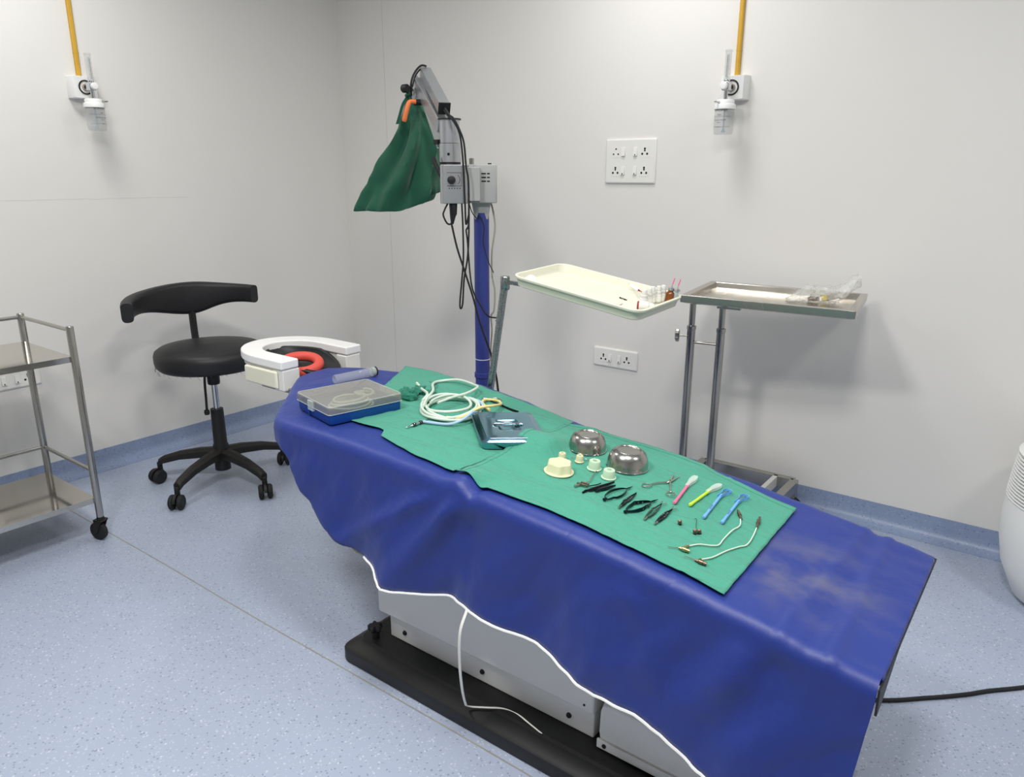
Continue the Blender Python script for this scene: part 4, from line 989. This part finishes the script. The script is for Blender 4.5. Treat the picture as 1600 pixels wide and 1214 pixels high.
# clear cylinder behind the case
a_ = Vector((-1.92, 1.555, zc(-1.92, 1.555)+.0165)); b_ = Vector((-1.898, 1.72, zc(-1.898, 1.72)+.0165)); d = b_-a_
t = thing('clear_tube', 'large clear plastic syringe lying behind the blue case', 'syringe', a_)
MB().tube([a_, a_+d*.02, a_+d*.9, a_+d*.92], [.013, .0155, .0155, .0155], 22).build('barrel', 'clear', t)
MB().tube([a_+d*.90, a_+d*.93, a_+d*.931, a_+d*.96], [.0160, .0160, .0168, .0168], 22).build('collar', 'clear_cap', t)
MB().tube([a_+d*.955, a_+d*1.0], [.0165, .0165], 22).build('end_plug', 'black_plastic', t)
# crumpled dark green drawstring
t = thing('crumpled_cloth', 'small crumpled dark green cloth beside the blue case', 'cloth', (-1.60, 1.585, zc(-1.6, 1.585)))
def blob(c, r, seed, sx=1, sy=1, sz=1, n=14, am=.5):
    rings = []
    for i in range(n+1):
        th = PI*min(.97, max(.03, i/n)); ring = []
        for k in range(20):
            a = 2*PI*k/20; dx, dy, dz = math.sin(th)*math.cos(a), math.sin(th)*math.sin(a), -math.cos(th)
            q = 1+am*nz3(dx*2.4+seed, dy*2.4, dz*2.4)+am*.4*nz3(dx*6, dy*6+seed, dz*6)
            ring.append((c[0]+dx*r*sx*q, c[1]+dy*r*sy*q, max(c[2]-r*sz*.6, c[2]+dz*r*sz*q)))
        rings.append(ring)
    return rings
z_ = zc(-1.6, 1.585)
MB().rings(blob((-1.600, 1.575, z_+.014), .032, 3, 1.1, .9, .7)).build('bundle', 'dark_green', t, angle=25)
MB().rings(blob((-1.612, 1.632, z_+.012), .026, 9, .9, 1.2, .6)).build('bundle', 'dark_green', t, angle=25)
MB().rings(blob((-1.575, 1.645, z_+.009), .022, 14, 1.3, .7, .5)).build('bundle', 'dark_green', t, angle=25)
MB().tube(catmull([(-1.59, 1.64, z_+.012), (-1.60, 1.70, z_+.006), (-1.63, 1.745, z_+.005), (-1.68, 1.76, z_+.005)], 6), .0025, 6).build('drawstring', 'dark_green', t)
# coiled tubing on the cloth
def zz(x, y, h=.004): return zc(x, y)+h
t = thing('tubing_coil', 'large coil of translucent white tubing on the green cloth', 'tubing', (-1.42, 1.57, zz(-1.42, 1.57, 0)))
rot = R(-47)
co = []
for k in range(int(4.3*30)+1):
    a = 2*PI*k/30+2.6; f = k/(4.3*30); r = .114-.030*f+.010*math.sin(a*.37+1)
    x = r*1.03*math.cos(a); y = r*.80*math.sin(a)
    X = -1.415+x*math.cos(rot)-y*math.sin(rot)+.008*math.sin(k*.05); Y = 1.572+x*math.sin(rot)+y*math.cos(rot)
    co.append((X, Y, zz(X, Y, .0045+.018*f+.003*math.sin(a*2.3))))
MB().tube(co, .0042, 8).build('tube', 'tube_white', t)
e = co[-1]
lo2 = [e, (-1.433, 1.535, zz(-1.433, 1.535, .028)), (-1.431, 1.597, zz(-1.43, 1.6, .03)), (-1.428, 1.661, zz(-1.43, 1.66, .03)), (-1.453, 1.739, zz(-1.45, 1.74, .024)), (-1.491, 1.772, zz(-1.49, 1.77, .018)), (-1.584, 1.80, zz(-1.58, 1.8, .014)), (-1.640, 1.775, zz(-1.64, 1.78, .012)), (-1.630, 1.725, zz(-1.63, 1.72, .016)), (-1.540, 1.628, zz(-1.54, 1.63, .024)), (-1.50, 1.56, zz(-1.5, 1.56, .024)), (-1.46, 1.50, zz(-1.46, 1.5, .02))]
MB().tube(catmull(lo2[1:], 10), .0042, 8).build('tube', 'tube_white', t)
MB().tube(catmull([(-1.665, 1.685, zz(-1.66, 1.68, .02)), (-1.60, 1.640, zz(-1.6, 1.64, .022)), (-1.526, 1.588, zz(-1.526, 1.588, .026)), (-1.50, 1.54, zz(-1.5, 1.54, .02))], 8), .0045, 8).build('tube', 'tube_white', t)
lbp = [(-1.40, 1.43), (-1.33, 1.462), (-1.302, 1.492), (-1.309, 1.552), (-1.332, 1.618), (-1.374, 1.655), (-1.43, 1.66)]
t2 = thing('tubing', 'pale blue tube looping round the coil beside the steel lid', 'tubing', (-1.32, 1.55, zz(-1.32, 1.55, 0)))
MB().tube(catmull([(x, y, zz(x, y, .006 if k < 3 else .014)+(.012 if x > -1.32 and y > 1.47 and y < 1.6 else 0)) for k, (x, y) in enumerate(lbp)], 8), .0042, 8).build('tube', 'tube_blue', t2)
t3 = thing('tubing', 'short yellow rubber tube looped next to the steel lid', 'tubing', (-1.33, 1.65, zz(-1.33, 1.65, 0)))
ylp = [(-1.36, 1.49, .012), (-1.325, 1.515, .014), (-1.303, 1.565, .032), (-1.290, 1.615, .030), (-1.312, 1.68, .014), (-1.352, 1.712, .008), (-1.383, 1.698, .008), (-1.372, 1.665, .010), (-1.34, 1.64, .010), (-1.305, 1.618, .012)]
MB().tube(catmull([(x, y, zz(x, y, h)) for x, y, h in ylp], 8), .0042, 8).build('tube', 'tube_yellow', t3)
# handpiece with thin lead
t = thing('handpiece', 'slim chrome handpiece lying in front of the tubing coil', 'handpiece', (-1.40, 1.40, zz(-1.4, 1.4, 0)))
h0, h1, h2 = Vector((-1.400, 1.369, zz(-1.4, 1.369, .004))), Vector((-1.396, 1.440, zz(-1.396, 1.44, .006))), Vector((-1.401, 1.478, zz(-1.4, 1.478, .004)))
d = h1-h0
MB().tube([h0, h0+d*.25, h0+d*.3, h0+d*.6, h0+d*.62, h0+d*.9, h1], [.0012, .0022, .004, .0048, .0042, .0046, .003], 12).build('body', 'chrome', t)
for k in (.36, .44, .7, .78): MB().tube([h0+d*k, h0+d*(k+.03)], .0052, 12).build('grip_ring', 'tool_black', t)
MB().tube(catmull([h1, h2, (-1.42, 1.52, zz(-1.42, 1.52, .006))], 6), .0012, 6).build('lead', 'rubber', t)
# small scissors-like forceps behind the coil
t = thing('ring_forceps', 'fine steel ring-handled forceps behind the yellow tube', 'forceps', (-1.33, 1.71, zz(-1.33, 1.71, 0)))
MB(Matrix.Translation((-1.372, 1.735, zz(-1.372, 1.735, .003)))).torus(.014, .0016, seg=22, seg2=6, sx=1.2, sy=.8).build('finger_ring', 'tool_steel', t)
MB(Matrix.Translation((-1.392, 1.712, zz(-1.392, 1.712, .003)))).torus(.014, .0016, seg=22, seg2=6, sx=1.2, sy=.8).build('finger_ring', 'tool_steel', t)
MB().tube(catmull([(-1.358, 1.728, zz(-1.358, 1.728, .003)), (-1.321, 1.700, zz(-1.32, 1.7, .003)), (-1.275, 1.685, zz(-1.27, 1.68, .003)), (-1.252, 1.686, zz(-1.25, 1.68, .002))], 6), [.0022]*8+[.0028]*6+[.0018]*5, 8).build('shank', 'tool_black', t)
MB().tube(catmull([(-1.376, 1.707, zz(-1.376, 1.707, .004)), (-1.325, 1.695, zz(-1.325, 1.695, .005)), (-1.285, 1.690, zz(-1.285, 1.69, .004)), (-1.254, 1.690, zz(-1.254, 1.69, .003))], 6), .0018, 8).build('shank', 'tool_black', t)
# steel box with lid
LM = (-1.173, 1.530, zc(-1.19, 1.53)-.003); LR = (R(3.8), R(3.4), R(48))
t = thing('steel_box', 'shallow steel instrument box with recessed lid handle on the green cloth', 'box', LM, LR)
MB().rings([rr3(.082, .102, .014, .0), rr3(.086, .106, .016, .003), rr3(.087, .107, .016, .016)]).build('box_body', 'lid_steel', t, world=False)
lid_r = [rr3(.089, .109, .017, .0155), rr3(.0895, .1095, .017, .020), rr3(.086, .106, .016, .0225), rr3(.080, .100, .014, .0225), rr3(.074, .094, .012, .0275), rr3(.072, .092, .012, .028)]
MB().rings(lid_r, cap1=False).build('lid_rim', 'lid_steel', t, world=False, angle=50)
# lid face with an oval dish
N_ = 48; outer = [(x, y) for x, y in rrect(.072, .092, .012, 11)]
el = lambda k, ax, ay: (ax*math.cos(2*PI*k/N_), ay*math.sin(2*PI*k/N_))
angs = [math.atan2(y, x) % (2*PI) for x, y in outer]
rings = [[(x, y, .028) for x, y in outer]]
for ax, ay, z in ((.048, .046, .028), (.044, .042, .0272), (.037, .034, .022), (.024, .022, .0185), (.008, .007, .0175)):
    rings.append([(ax*math.cos(a), ay*math.sin(a), z) for a in angs])
MB().rings(rings, cap0=False).build('lid_face', 'lid_steel', t, world=False, angle=60)
mb = MB(); mb.tube([(-.042, 0, .0285), (-.037, 0, .031), (.037, 0, .031), (.042, 0, .0285)], .0026, 10); mb.build('lid_handle', 'chrome', t, world=False)

# bowls
def bowl(x, y, r, h, label):
    t = thing('steel_bowl', label, 'bowl', (x, y, zc(x, y)+.0012), (0, R(5), 0), group='upturned steel bowls')
    rb = r*.60
    pf = [(r+.0008, 0), (r+.0008, .0015), (r, .003), (r*.985, h*.25), (r*.93, h*.55), (r*.82, h*.82), (rb*1.12, h*.96), (rb*1.05, h*.985), (rb*1.0, h*1.0), (rb*.94, h*.985), (rb*.90, h*.94), (rb*.3, h*.93), (0, h*.93)]
    MB().lathe(pf, 44).build('shell', 'steel', t, world=False, angle=50)
    MB().torus(r+.0004, .0011, c=(0, 0, .0014), seg=44, seg2=6).build('rolled_rim', 'chrome', t, world=False)
bowl(-.965, 1.608, .0505, .042, 'upturned steel bowl nearer the steel instrument box')
bowl(-.833, 1.588, .0530, .045, 'upturned steel bowl nearer the scissors')
# silicone caps
def capm(x, y, r, h, m, label, fl=1.25, lobes=0):
    z = zc(x, y)+.001
    t = thing('silicone_cap', label, 'cap', (x, y, z), (0, R(5), 0), group='silicone caps')
    if lobes:
        rings = []
        for k_, zz_ in ((1.26, 0), (1.28, .002), (1.15, .003), (1.06, .006), (1.02, h*.88), (.95, h), (.4, h)):
            rings.append([(r*k_*(1+(lobes*math.cos(6*a) if k_ < 1.2 else 0))*math.cos(a), r*k_*(1+(lobes*math.cos(6*a) if k_ < 1.2 else 0))*math.sin(a), zz_) for a in [2*PI*q/60 for q in range(60)]])
        MB().rings(rings).build('cap_body', m, t, world=False, angle=45)
    else:
        MB().lathe([(r*fl, 0), (r*fl, .0015), (r*1.07, .003), (r*1.02, .006), (r*.95, h*.93), (r*.88, h), (r*.6, h*.985), (0, h*.985)], 30).build('cap_body', m, t, world=False, angle=45)
        MB().lathe([(r*.62, h*.985), (r*.60, h*1.03), (r*.40, h*1.03), (r*.38, h*.985)], 24).build('cap_ridge', m, t, world=False)
capm(-.938, 1.432, .029, .026, 'silicone', 'large flower-shaped cream silicone cap, biggest of the caps', lobes=.07)
capm(-.974, 1.500, .0095, .018, 'silicone', 'small cream silicone cap furthest from the scissors')
capm(-.934, 1.520, .0095, .017, 'silicone', 'small cream silicone cap between the nearer bowl and the frosted cap')
capm(-.885, 1.512, .0150, .022, 'silicone_green', 'pale green tilted silicone cap touching the bowls')
capm(-.832, 1.492, .0150, .021, 'silicone_green', 'frosted pale green silicone cap nearest the scissors')
wl = MB().tube(catmull([(-.96, 1.522, zz(-.96, 1.522, .003)), (-.948, 1.534, zz(-.95, 1.53, .004)), (-.925, 1.542, zz(-.925, 1.54, .003)), (-.905, 1.536, zz(-.9, 1.53, .002))], 6), .0009, 6)
tag(wl.build('steel_wire', 'tool_steel'), 'short bent steel wire between the small silicone caps', 'wire')

# ------------------------------------------------------------------ fine instruments on the second cloth
def P3(p, h=.002): return Vector((p[0], p[1], zz(p[0], p[1], h)))
G1 = 'fine instruments laid out on the cloth'
# eyelid speculum
t = thing('eyelid_speculum', 'small steel screw speculum beside the dark forceps row', 'speculum', P3((-.857, 1.41), 0), group=G1)
MB().tube([P3((-.863, 1.386), .004), P3((-.853, 1.424), .004)], [.0026, .0018], 10).build('screw_bar', 'tool_steel', t)
MB().bar(P3((-.867, 1.404), .005), P3((-.840, 1.408), .005), .005, .004).build('cross_bar', 'bronze', t, bevel=.0006)
MB().bar(P3((-.863, 1.415), .005), P3((-.842, 1.418), .005), .004, .004).build('cross_bar', 'bronze', t, bevel=.0006)
MB().tube(catmull([P3((-.855, 1.422), .004), P3((-.853, 1.438), .004), P3((-.861, 1.465), .005), P3((-.868, 1.492), .006), P3((-.864, 1.496), .006)], 6), .0012, 8).build('blade_wire', 'tool_steel', t)
MB().tube(catmull([P3((-.842, 1.405), .004), P3((-.829, 1.43), .004), P3((-.826, 1.445), .004)], 6), .0014, 8).build('blade_wire', 'tool_dark', t)
def blade(a, b, wmax, thick, bow, peak=.45, n=16, tipw=.0012, tailw=.002, h=.003, side=1, toph=None):
    a, b = Vector((*a, 0)), Vector((*b, 0)); d = b-a; L_ = d.length; pz = Vector((-d.y, d.x, 0)).normalized()
    rings = []
    for i in range(n+1):
        t_ = i/n; w = (tailw+(wmax-tailw)*sm(0, peak, t_)) if t_ < peak else (tipw+(wmax-tipw)*(1-sm(peak, 1, t_)))
        c = a+d*t_+pz*(side*bow*math.sin(PI*t_**.85)); c.z = zz(c.x, c.y, h)
        th = thick
        rings.append([c-pz*w/2+Vector((0,0,-th/2)), c+pz*w/2+Vector((0,0,-th/2)), c+pz*w/2+Vector((0,0,th/2)), c-pz*w/2+Vector((0,0,th/2))])
    return rings
def forceps(name, label, a, b, m, bow, w, holes=0, tip=0, cat='forceps'):
    t = thing(name, label, cat, P3(a, 0), group=G1)
    for s in (-1, 1):
        pr_ = blade(a, b, w, .0028, bow, side=s, h=.0032+(.0016 if s > 0 else 0)); arm = MB().rings(pr_).build('arm', m, t, bevel=.0004)
        if tip:
            A, B = Vector((*b, 0)), Vector((*a, 0)); dd = (A-B).normalized(); pz = Vector((-dd.y, dd.x, 0))
            q = [P3(b, .004)+pz*(s*.002), P3(b, .004)+dd*.010+pz*(s*.006), P3(b, .004)+dd*.016+pz*(s*.0035)]
            MB().tube(catmull(q, 5), [.001]*10+[.0006], 6).build('tip', 'tool_steel', t)
        for k in range(holes):
            f = .46+.10*k; aa, bb = Vector((*a, 0)), Vector((*b, 0)); dd = bb-aa; pz = Vector((-dd.y, dd.x, 0)).normalized()
            c = aa+dd*f+pz*(s*bow*math.sin(PI*f**.85)); c = P3((c.x, c.y), .0032+(.0016 if s > 0 else 0)+.0014)
            MB().lathe([(0, .0004), (.0014, .0004), (.0014, 0)], 10, c=c).build('grip_stud', 'tool_steel', arm)
    dd = (Vector((*b, 0))-Vector((*a, 0))).normalized()
    MB().tube([P3(a, .003)-dd*.004, P3(a, .003)+dd*.008], [.0022, .003], 8).build('joint', 'tool_steel' if holes or tip else m, t)
    return t
forceps('forceps', 'slender dark forceps, first in the row next to the speculum', (-.829, 1.373), (-.805, 1.474), 'tool_black', .0025, .0055)
forceps('forceps', 'short dark forceps, second in the row', (-.811, 1.400), (-.793, 1.458), 'tool_dark', .002, .0055)
def spring(name, label, tail, tip, bow, m, w, holes=0):
    t = thing(name, label, 'needle holder', P3(tail, 0), group=G1)
    a, b = Vector((*tail, 0)), Vector((*tip, 0)); d = b-a; pz = Vector((-d.y, d.x, 0)).normalized()
    for s in (-1, 1):
        pts_ = []; n = 22
        for i in range(n+1):
            t_ = i/n; c = a+d*t_+pz*(s*bow*(math.sin(PI*min(1, t_/.86))**.7 if t_ < .86 else 0)+(-s*.0015*sm(.86, 1, t_)))
            hgt = .004+(.0012 if s > 0 else 0)
            wv = w*(.5+.5*math.sin(PI*min(1, t_/.9))) if t_ < .85 else w*.35
            p = P3((c.x, c.y), hgt)
            tg = Vector((0,0,1))
            pts_.append([p-pz*.0012+tg*(-wv/2), p+pz*.0012+tg*(-wv/2), p+pz*.0012+tg*(wv/2), p-pz*.0012+tg*(wv/2)])
        for r_ in pts_:
            lo = min(p.z for p in r_); base = zz(r_[0].x, r_[0].y, .0005)
            for p in r_: p.z += max(0, base-lo)
        arm = MB().rings(pts_).build('arm', m, t, bevel=.0004)
        for k in range(holes):
            f = .42+.12*k; c = a+d*f+pz*(s*bow*math.sin(PI*f/.86)**.7)
            q = P3((c.x, c.y), w*.5+.0006)-pz*.0016
            MB().lathe([(0, .0006), (.0014, .0006), (.0014, -.0006)], 10, M=Matrix.Translation(q) @ Matrix(((1,0,0,0),(0,0,-1,0),(0,1,0,0),(0,0,0,1)))).build('grip_stud', 'tool_steel', arm)
    MB().tube([P3(tail, .004)-d.normalized()*.004, P3(tail, .004)+d.normalized()*.004], .0038, 10).build('joint', m, t)
    MB().tube([P3(tip, .004), P3(tip, .004)+d.normalized()*.012], [.0016, .0007], 8).build('jaw', m, t)
spring('needle_holder', 'open dark spring needle holder, third in the row', (-.776, 1.379), (-.764, 1.474), .0135, 'tool_dark', .006)
forceps('forceps', 'black forceps with studded grips, fourth in the row', (-.735, 1.374), (-.740, 1.464), 'tool_black', .003, .005, holes=3)
spring('needle_holder', 'widely open dark studded needle holder, fifth in the row', (-.714, 1.365), (-.692, 1.462), .0125, 'tool_dark', .009, holes=3)
forceps('forceps', 'olive grey forceps with curled steel tips, sixth in the row', (-.669, 1.370), (-.673, 1.460), 'tool_olive', .0045, .0042, tip=1)
forceps('forceps', 'black studded forceps with steel tip, last in the row', (-.644, 1.371), (-.644, 1.455), 'tool_black', .003, .005, holes=3, tip=1)
# scissors
t = thing('scissors', 'open fine steel scissors behind the forceps row', 'scissors', P3((-.712, 1.58), 0), group=G1)
piv = P3((-.712, 1.583), .003)
for (rc, tip_, hh) in (((-.743, 1.520), (-.707, 1.630), .0028), ((-.681, 1.523), (-.722, 1.628), .0046)):
    r0 = P3(rc, hh); tp = P3(tip_, hh); d0 = (piv-r0); d0.z = 0; d0.normalize(); pv = P3((piv.x, piv.y), hh)
    hf = thing_part = MB()
    hf.tube([pv+(tp-pv)*0, pv+(tp-pv)*.4, tp], [.0028, .0024, .0006], 8)
    hf.tube([r0+d0*.012, r0+d0*.03, pv], [.0016, .0018, .0026], 8)
    bo = hf.build('blade', 'tool_steel', t)
    MB(Matrix.Translation(r0) @ Matrix.Rotation(math.atan2(d0.y, d0.x), 4, 'Z')).torus(.0115, .0014, seg=24, seg2=7, sx=1.0, sy=.85).build('finger_ring', 'tool_steel', bo)
MB().lathe([(0, .0035), (.002, .003), (.002, -.002)], 10, c=piv+Vector((0, 0, .0035))).build('pivot_screw', 'tool_steel', t)
# surgical knives
def knife(label, a, b, tip_, m, capm_, looped):
    t = thing('surgical_knife', label, 'knife', P3(a, 0), group='plastic-handled surgical knives')
    A, B, T_ = P3(a, .0042), P3(b, .0042), P3(tip_, .0045); d = B-A
    MB().tube([A, A+d*.03, A+d*.10, A+d*.13, A+d*.9, B], [.0030, .0042, .0042, .0035, .0036, .0032], 8).build('handle', m, t)
    bl_ = MB().tube([B, B+(T_-B)*.5, B+(T_-B)*.85], [.0014, .0016, .0004], 6).build('knife_blade', 'tool_steel', t)
    dn = (T_-B).normalized(); pz = Vector((-dn.y, dn.x, 0))
    if looped:
        L_ = B-dn*.014
        lp_ = [L_+pz*.004, B+pz*.004, B+dn*.012+pz*.005, B+dn*.022+pz*.009, B+dn*.034+pz*.006, B+dn*.038-pz*.001, B+dn*.034-pz*.009, B+dn*.022-pz*.0105, B+dn*.010-pz*.005, B-pz*.004, L_-pz*.004]
        MB().rings([[p+Vector((0,0,-.003))+pz*.0, p+Vector((0,0,.004)), p+Vector((0,0,.004))+(p-B).cross(Vector((0,0,1))).normalized()*0+Vector((.0009,.0009,0)), p+Vector((.0009,.0009,-.003))] for p in catmull(lp_, 5)]).build('blade_guard', m, t)
        pm_ = MB()
        for k in range(5):
            q = A+d*(.33+.035*k); e_ = d.normalized(); u = Vector((-e_.y, e_.x, 0))
            pm_.bar(q-u*.0012+Vector((0,0,.0037)), q+u*.0012+Vector((0,0,.0037)), .0018, .0004)
        pm_.build('handle_print', 'ink', t)
    else:
        for s0, wv in ((1, .006),):
            mb = MB(); C0 = B-dn*.016
            Lc = (T_-C0).length
            mb.rings([[p-pz*w_+Vector((0,0,-.0035)), p+pz*w_+Vector((0,0,-.0035)), p+pz*w_+Vector((0,0,.004)), p-pz*w_+Vector((0,0,.004))] for p, w_ in ((C0, .0045), (C0+dn*Lc*.3, .0055), (C0+dn*Lc*.55, .0085), (C0+dn*Lc*.85, .0085), (C0+dn*Lc, .005))])
            mb.build('clear_guard', capm_, t, bevel=.0008)
knife('pink handled surgical knife in a clear guard', (-.654, 1.486), (-.672, 1.606), (-.676, 1.656), 'pink', 'clear_cap', False)
knife('lime green handled surgical knife in a clear guard', (-.624, 1.504), (-.620, 1.615), (-.614, 1.662), 'lime', 'clear_cap', False)
knife('light blue surgical knife with looped guard next to the green knife', (-.576, 1.473), (-.590, 1.610), (-.587, 1.655), 'sky_plastic', None, True)
knife('light blue surgical knife with looped guard nearest the cloth edge', (-.538, 1.485), (-.550, 1.618), (-.547, 1.664), 'sky_plastic', None, True)
# nozzles
def nozzle(label, pts_):
    t = thing('metal_nozzle', label, 'nozzle', P3(pts_[0], 0), group=G1)
    for p in pts_:
        c = P3(p, .0005)
        n_ = MB().lathe([(.004, 0), (.0042, .001), (.0042, .004), (.0036, .0045), (.0036, .0065), (.0044, .007), (.0044, .010), (.003, .0115), (0, .0115)], 16, M=Matrix.Translation(c) @ Matrix.Rotation(R(20), 4, 'X')).build('nozzle_body', 'bronze', t)
        MB().lathe([(.0043, .0015), (.0046, .002), (.0046, .0035), (.0043, .004)], 16, M=Matrix.Translation(c) @ Matrix.Rotation(R(20), 4, 'X')).build('dark_band', 'tool_black', n_)
nozzle('single tiny metal nozzle in front of the pink knife', [(-.604, 1.411)])
nozzle('pair of joined metal nozzles in front of the blue knives', [(-.564, 1.401), (-.557, 1.408)])
tag(MB().tube(catmull([P3((-.59, 1.455), .002), P3((-.582, 1.448), .005), P3((-.575, 1.43), .003), P3((-.566, 1.412), .004)], 6), .0006, 6).build('suture_wire', 'tool_dark'), 'hair-thin dark wire beside the pair of nozzles', 'wire')
# irrigating cannulas
def cannula(label, tube_, hub, needle, m):
    t = thing('irrigation_cannula', label, 'cannula', P3(hub[0], 0), group='irrigation cannulas')
    MB().tube(catmull([P3(p, .0028) for p in tube_[1:]], 8), .0016, 8).build('tube', 'tube_white', t)
    a, b = P3(tube_[1], .0035), P3(tube_[0], .004); d = b-a
    MB().tube([a-d*.3, a+d*.3, a+d*.32, a+d*.8, a+d*.82, b+d*.25], [.0026, .003, .0042, .0042, .003, .0026], 12).build('connector', 'bronze', t)
    a, b = P3(hub[0], .004), P3(hub[1], .004); d = b-a
    MB().tube([a-d*.2, a+d*.2, a+d*.25, a+d*.7, a+d*.72, b+d*.1], [.0020, .0038, .0052, .0052, .004, .0045], 12).build('hub', m, t)
    e_ = P3(tube_[-1], .003); MB().tube([a+d*.3, (a+d*.3+e_)/2+Vector((0,0,.002)), e_], [.003, .0028, .0024], 10).build('side_arm', m, t)
    MB().tube(catmull([a-d*.15, P3(((needle[0]+hub[0][0])/2, (needle[1]+hub[0][1])/2), .003), P3(needle, .004)], 5), .0008, 6).build('needle', 'tool_steel', t)
cannula('thin-tubed cannula with brass hub, further from the cloth corner', [(-.531,1.566),(-.518,1.546),(-.506,1.509),(-.509,1.472),(-.509,1.425),(-.507,1.393),(-.517,1.378),(-.537,1.362),(-.551,1.339)], [(-.559,1.314),(-.542,1.318)], (-.580,1.300), 'brass')
cannula('thin-tubed cannula with dark hub, nearest the cloth corner', [(-.484,1.572),(-.477,1.540),(-.468,1.488),(-.465,1.444),(-.474,1.422),(-.486,1.383),(-.497,1.338),(-.511,1.309)], [(-.515,1.297),(-.497,1.300)], (-.540,1.293), 'bronze')

# ------------------------------------------------------------------ floor cable, drum at the right edge
cb = MB().tube(catmull([(-.95, 1.72, .02), (-.80, 1.80, .006), (-.5, 1.92, .006), (-.265, 2.025, .006), (-.137, 2.132, .006), (-.053, 2.214, .006), (.033, 2.307, .006), (.3, 2.55, .006), (.8, 2.8, .006)], 8), .006, 10)
tag(cb.build('power_cable', 'rubber'), 'black power cable running from under the table across the floor', 'cable')
t = thing('laundry_basket', 'white rounded plastic bin with ribbed sides at the right edge', 'bin', (.19, 2.98, 0))
MB().lathe([(0, .0), (.165, .0), (.20, .02), (.245, .12), (.265, .22), (.268, .30), (.262, .36)], 40).build('bin_body', 'mesh_white', t, world=False, angle=60)
MB().lathe([(.248, .515), (.252, .525), (.24, .535), (.0, .54)], 40).build('bin_top', 'mesh_white', t, world=False)
for k in range(14):
    z = .365+k*.011; MB().torus(.261-.013*(k/13)**1.5, .0042, c=(0, 0, z), seg=40, seg2=6).build('rib', 'mesh_white', t, world=False)
MB().lathe([(.255, .355), (.25, .44), (.238, .52)], 40).build('bin_liner', 'grey_plastic', t, world=False)
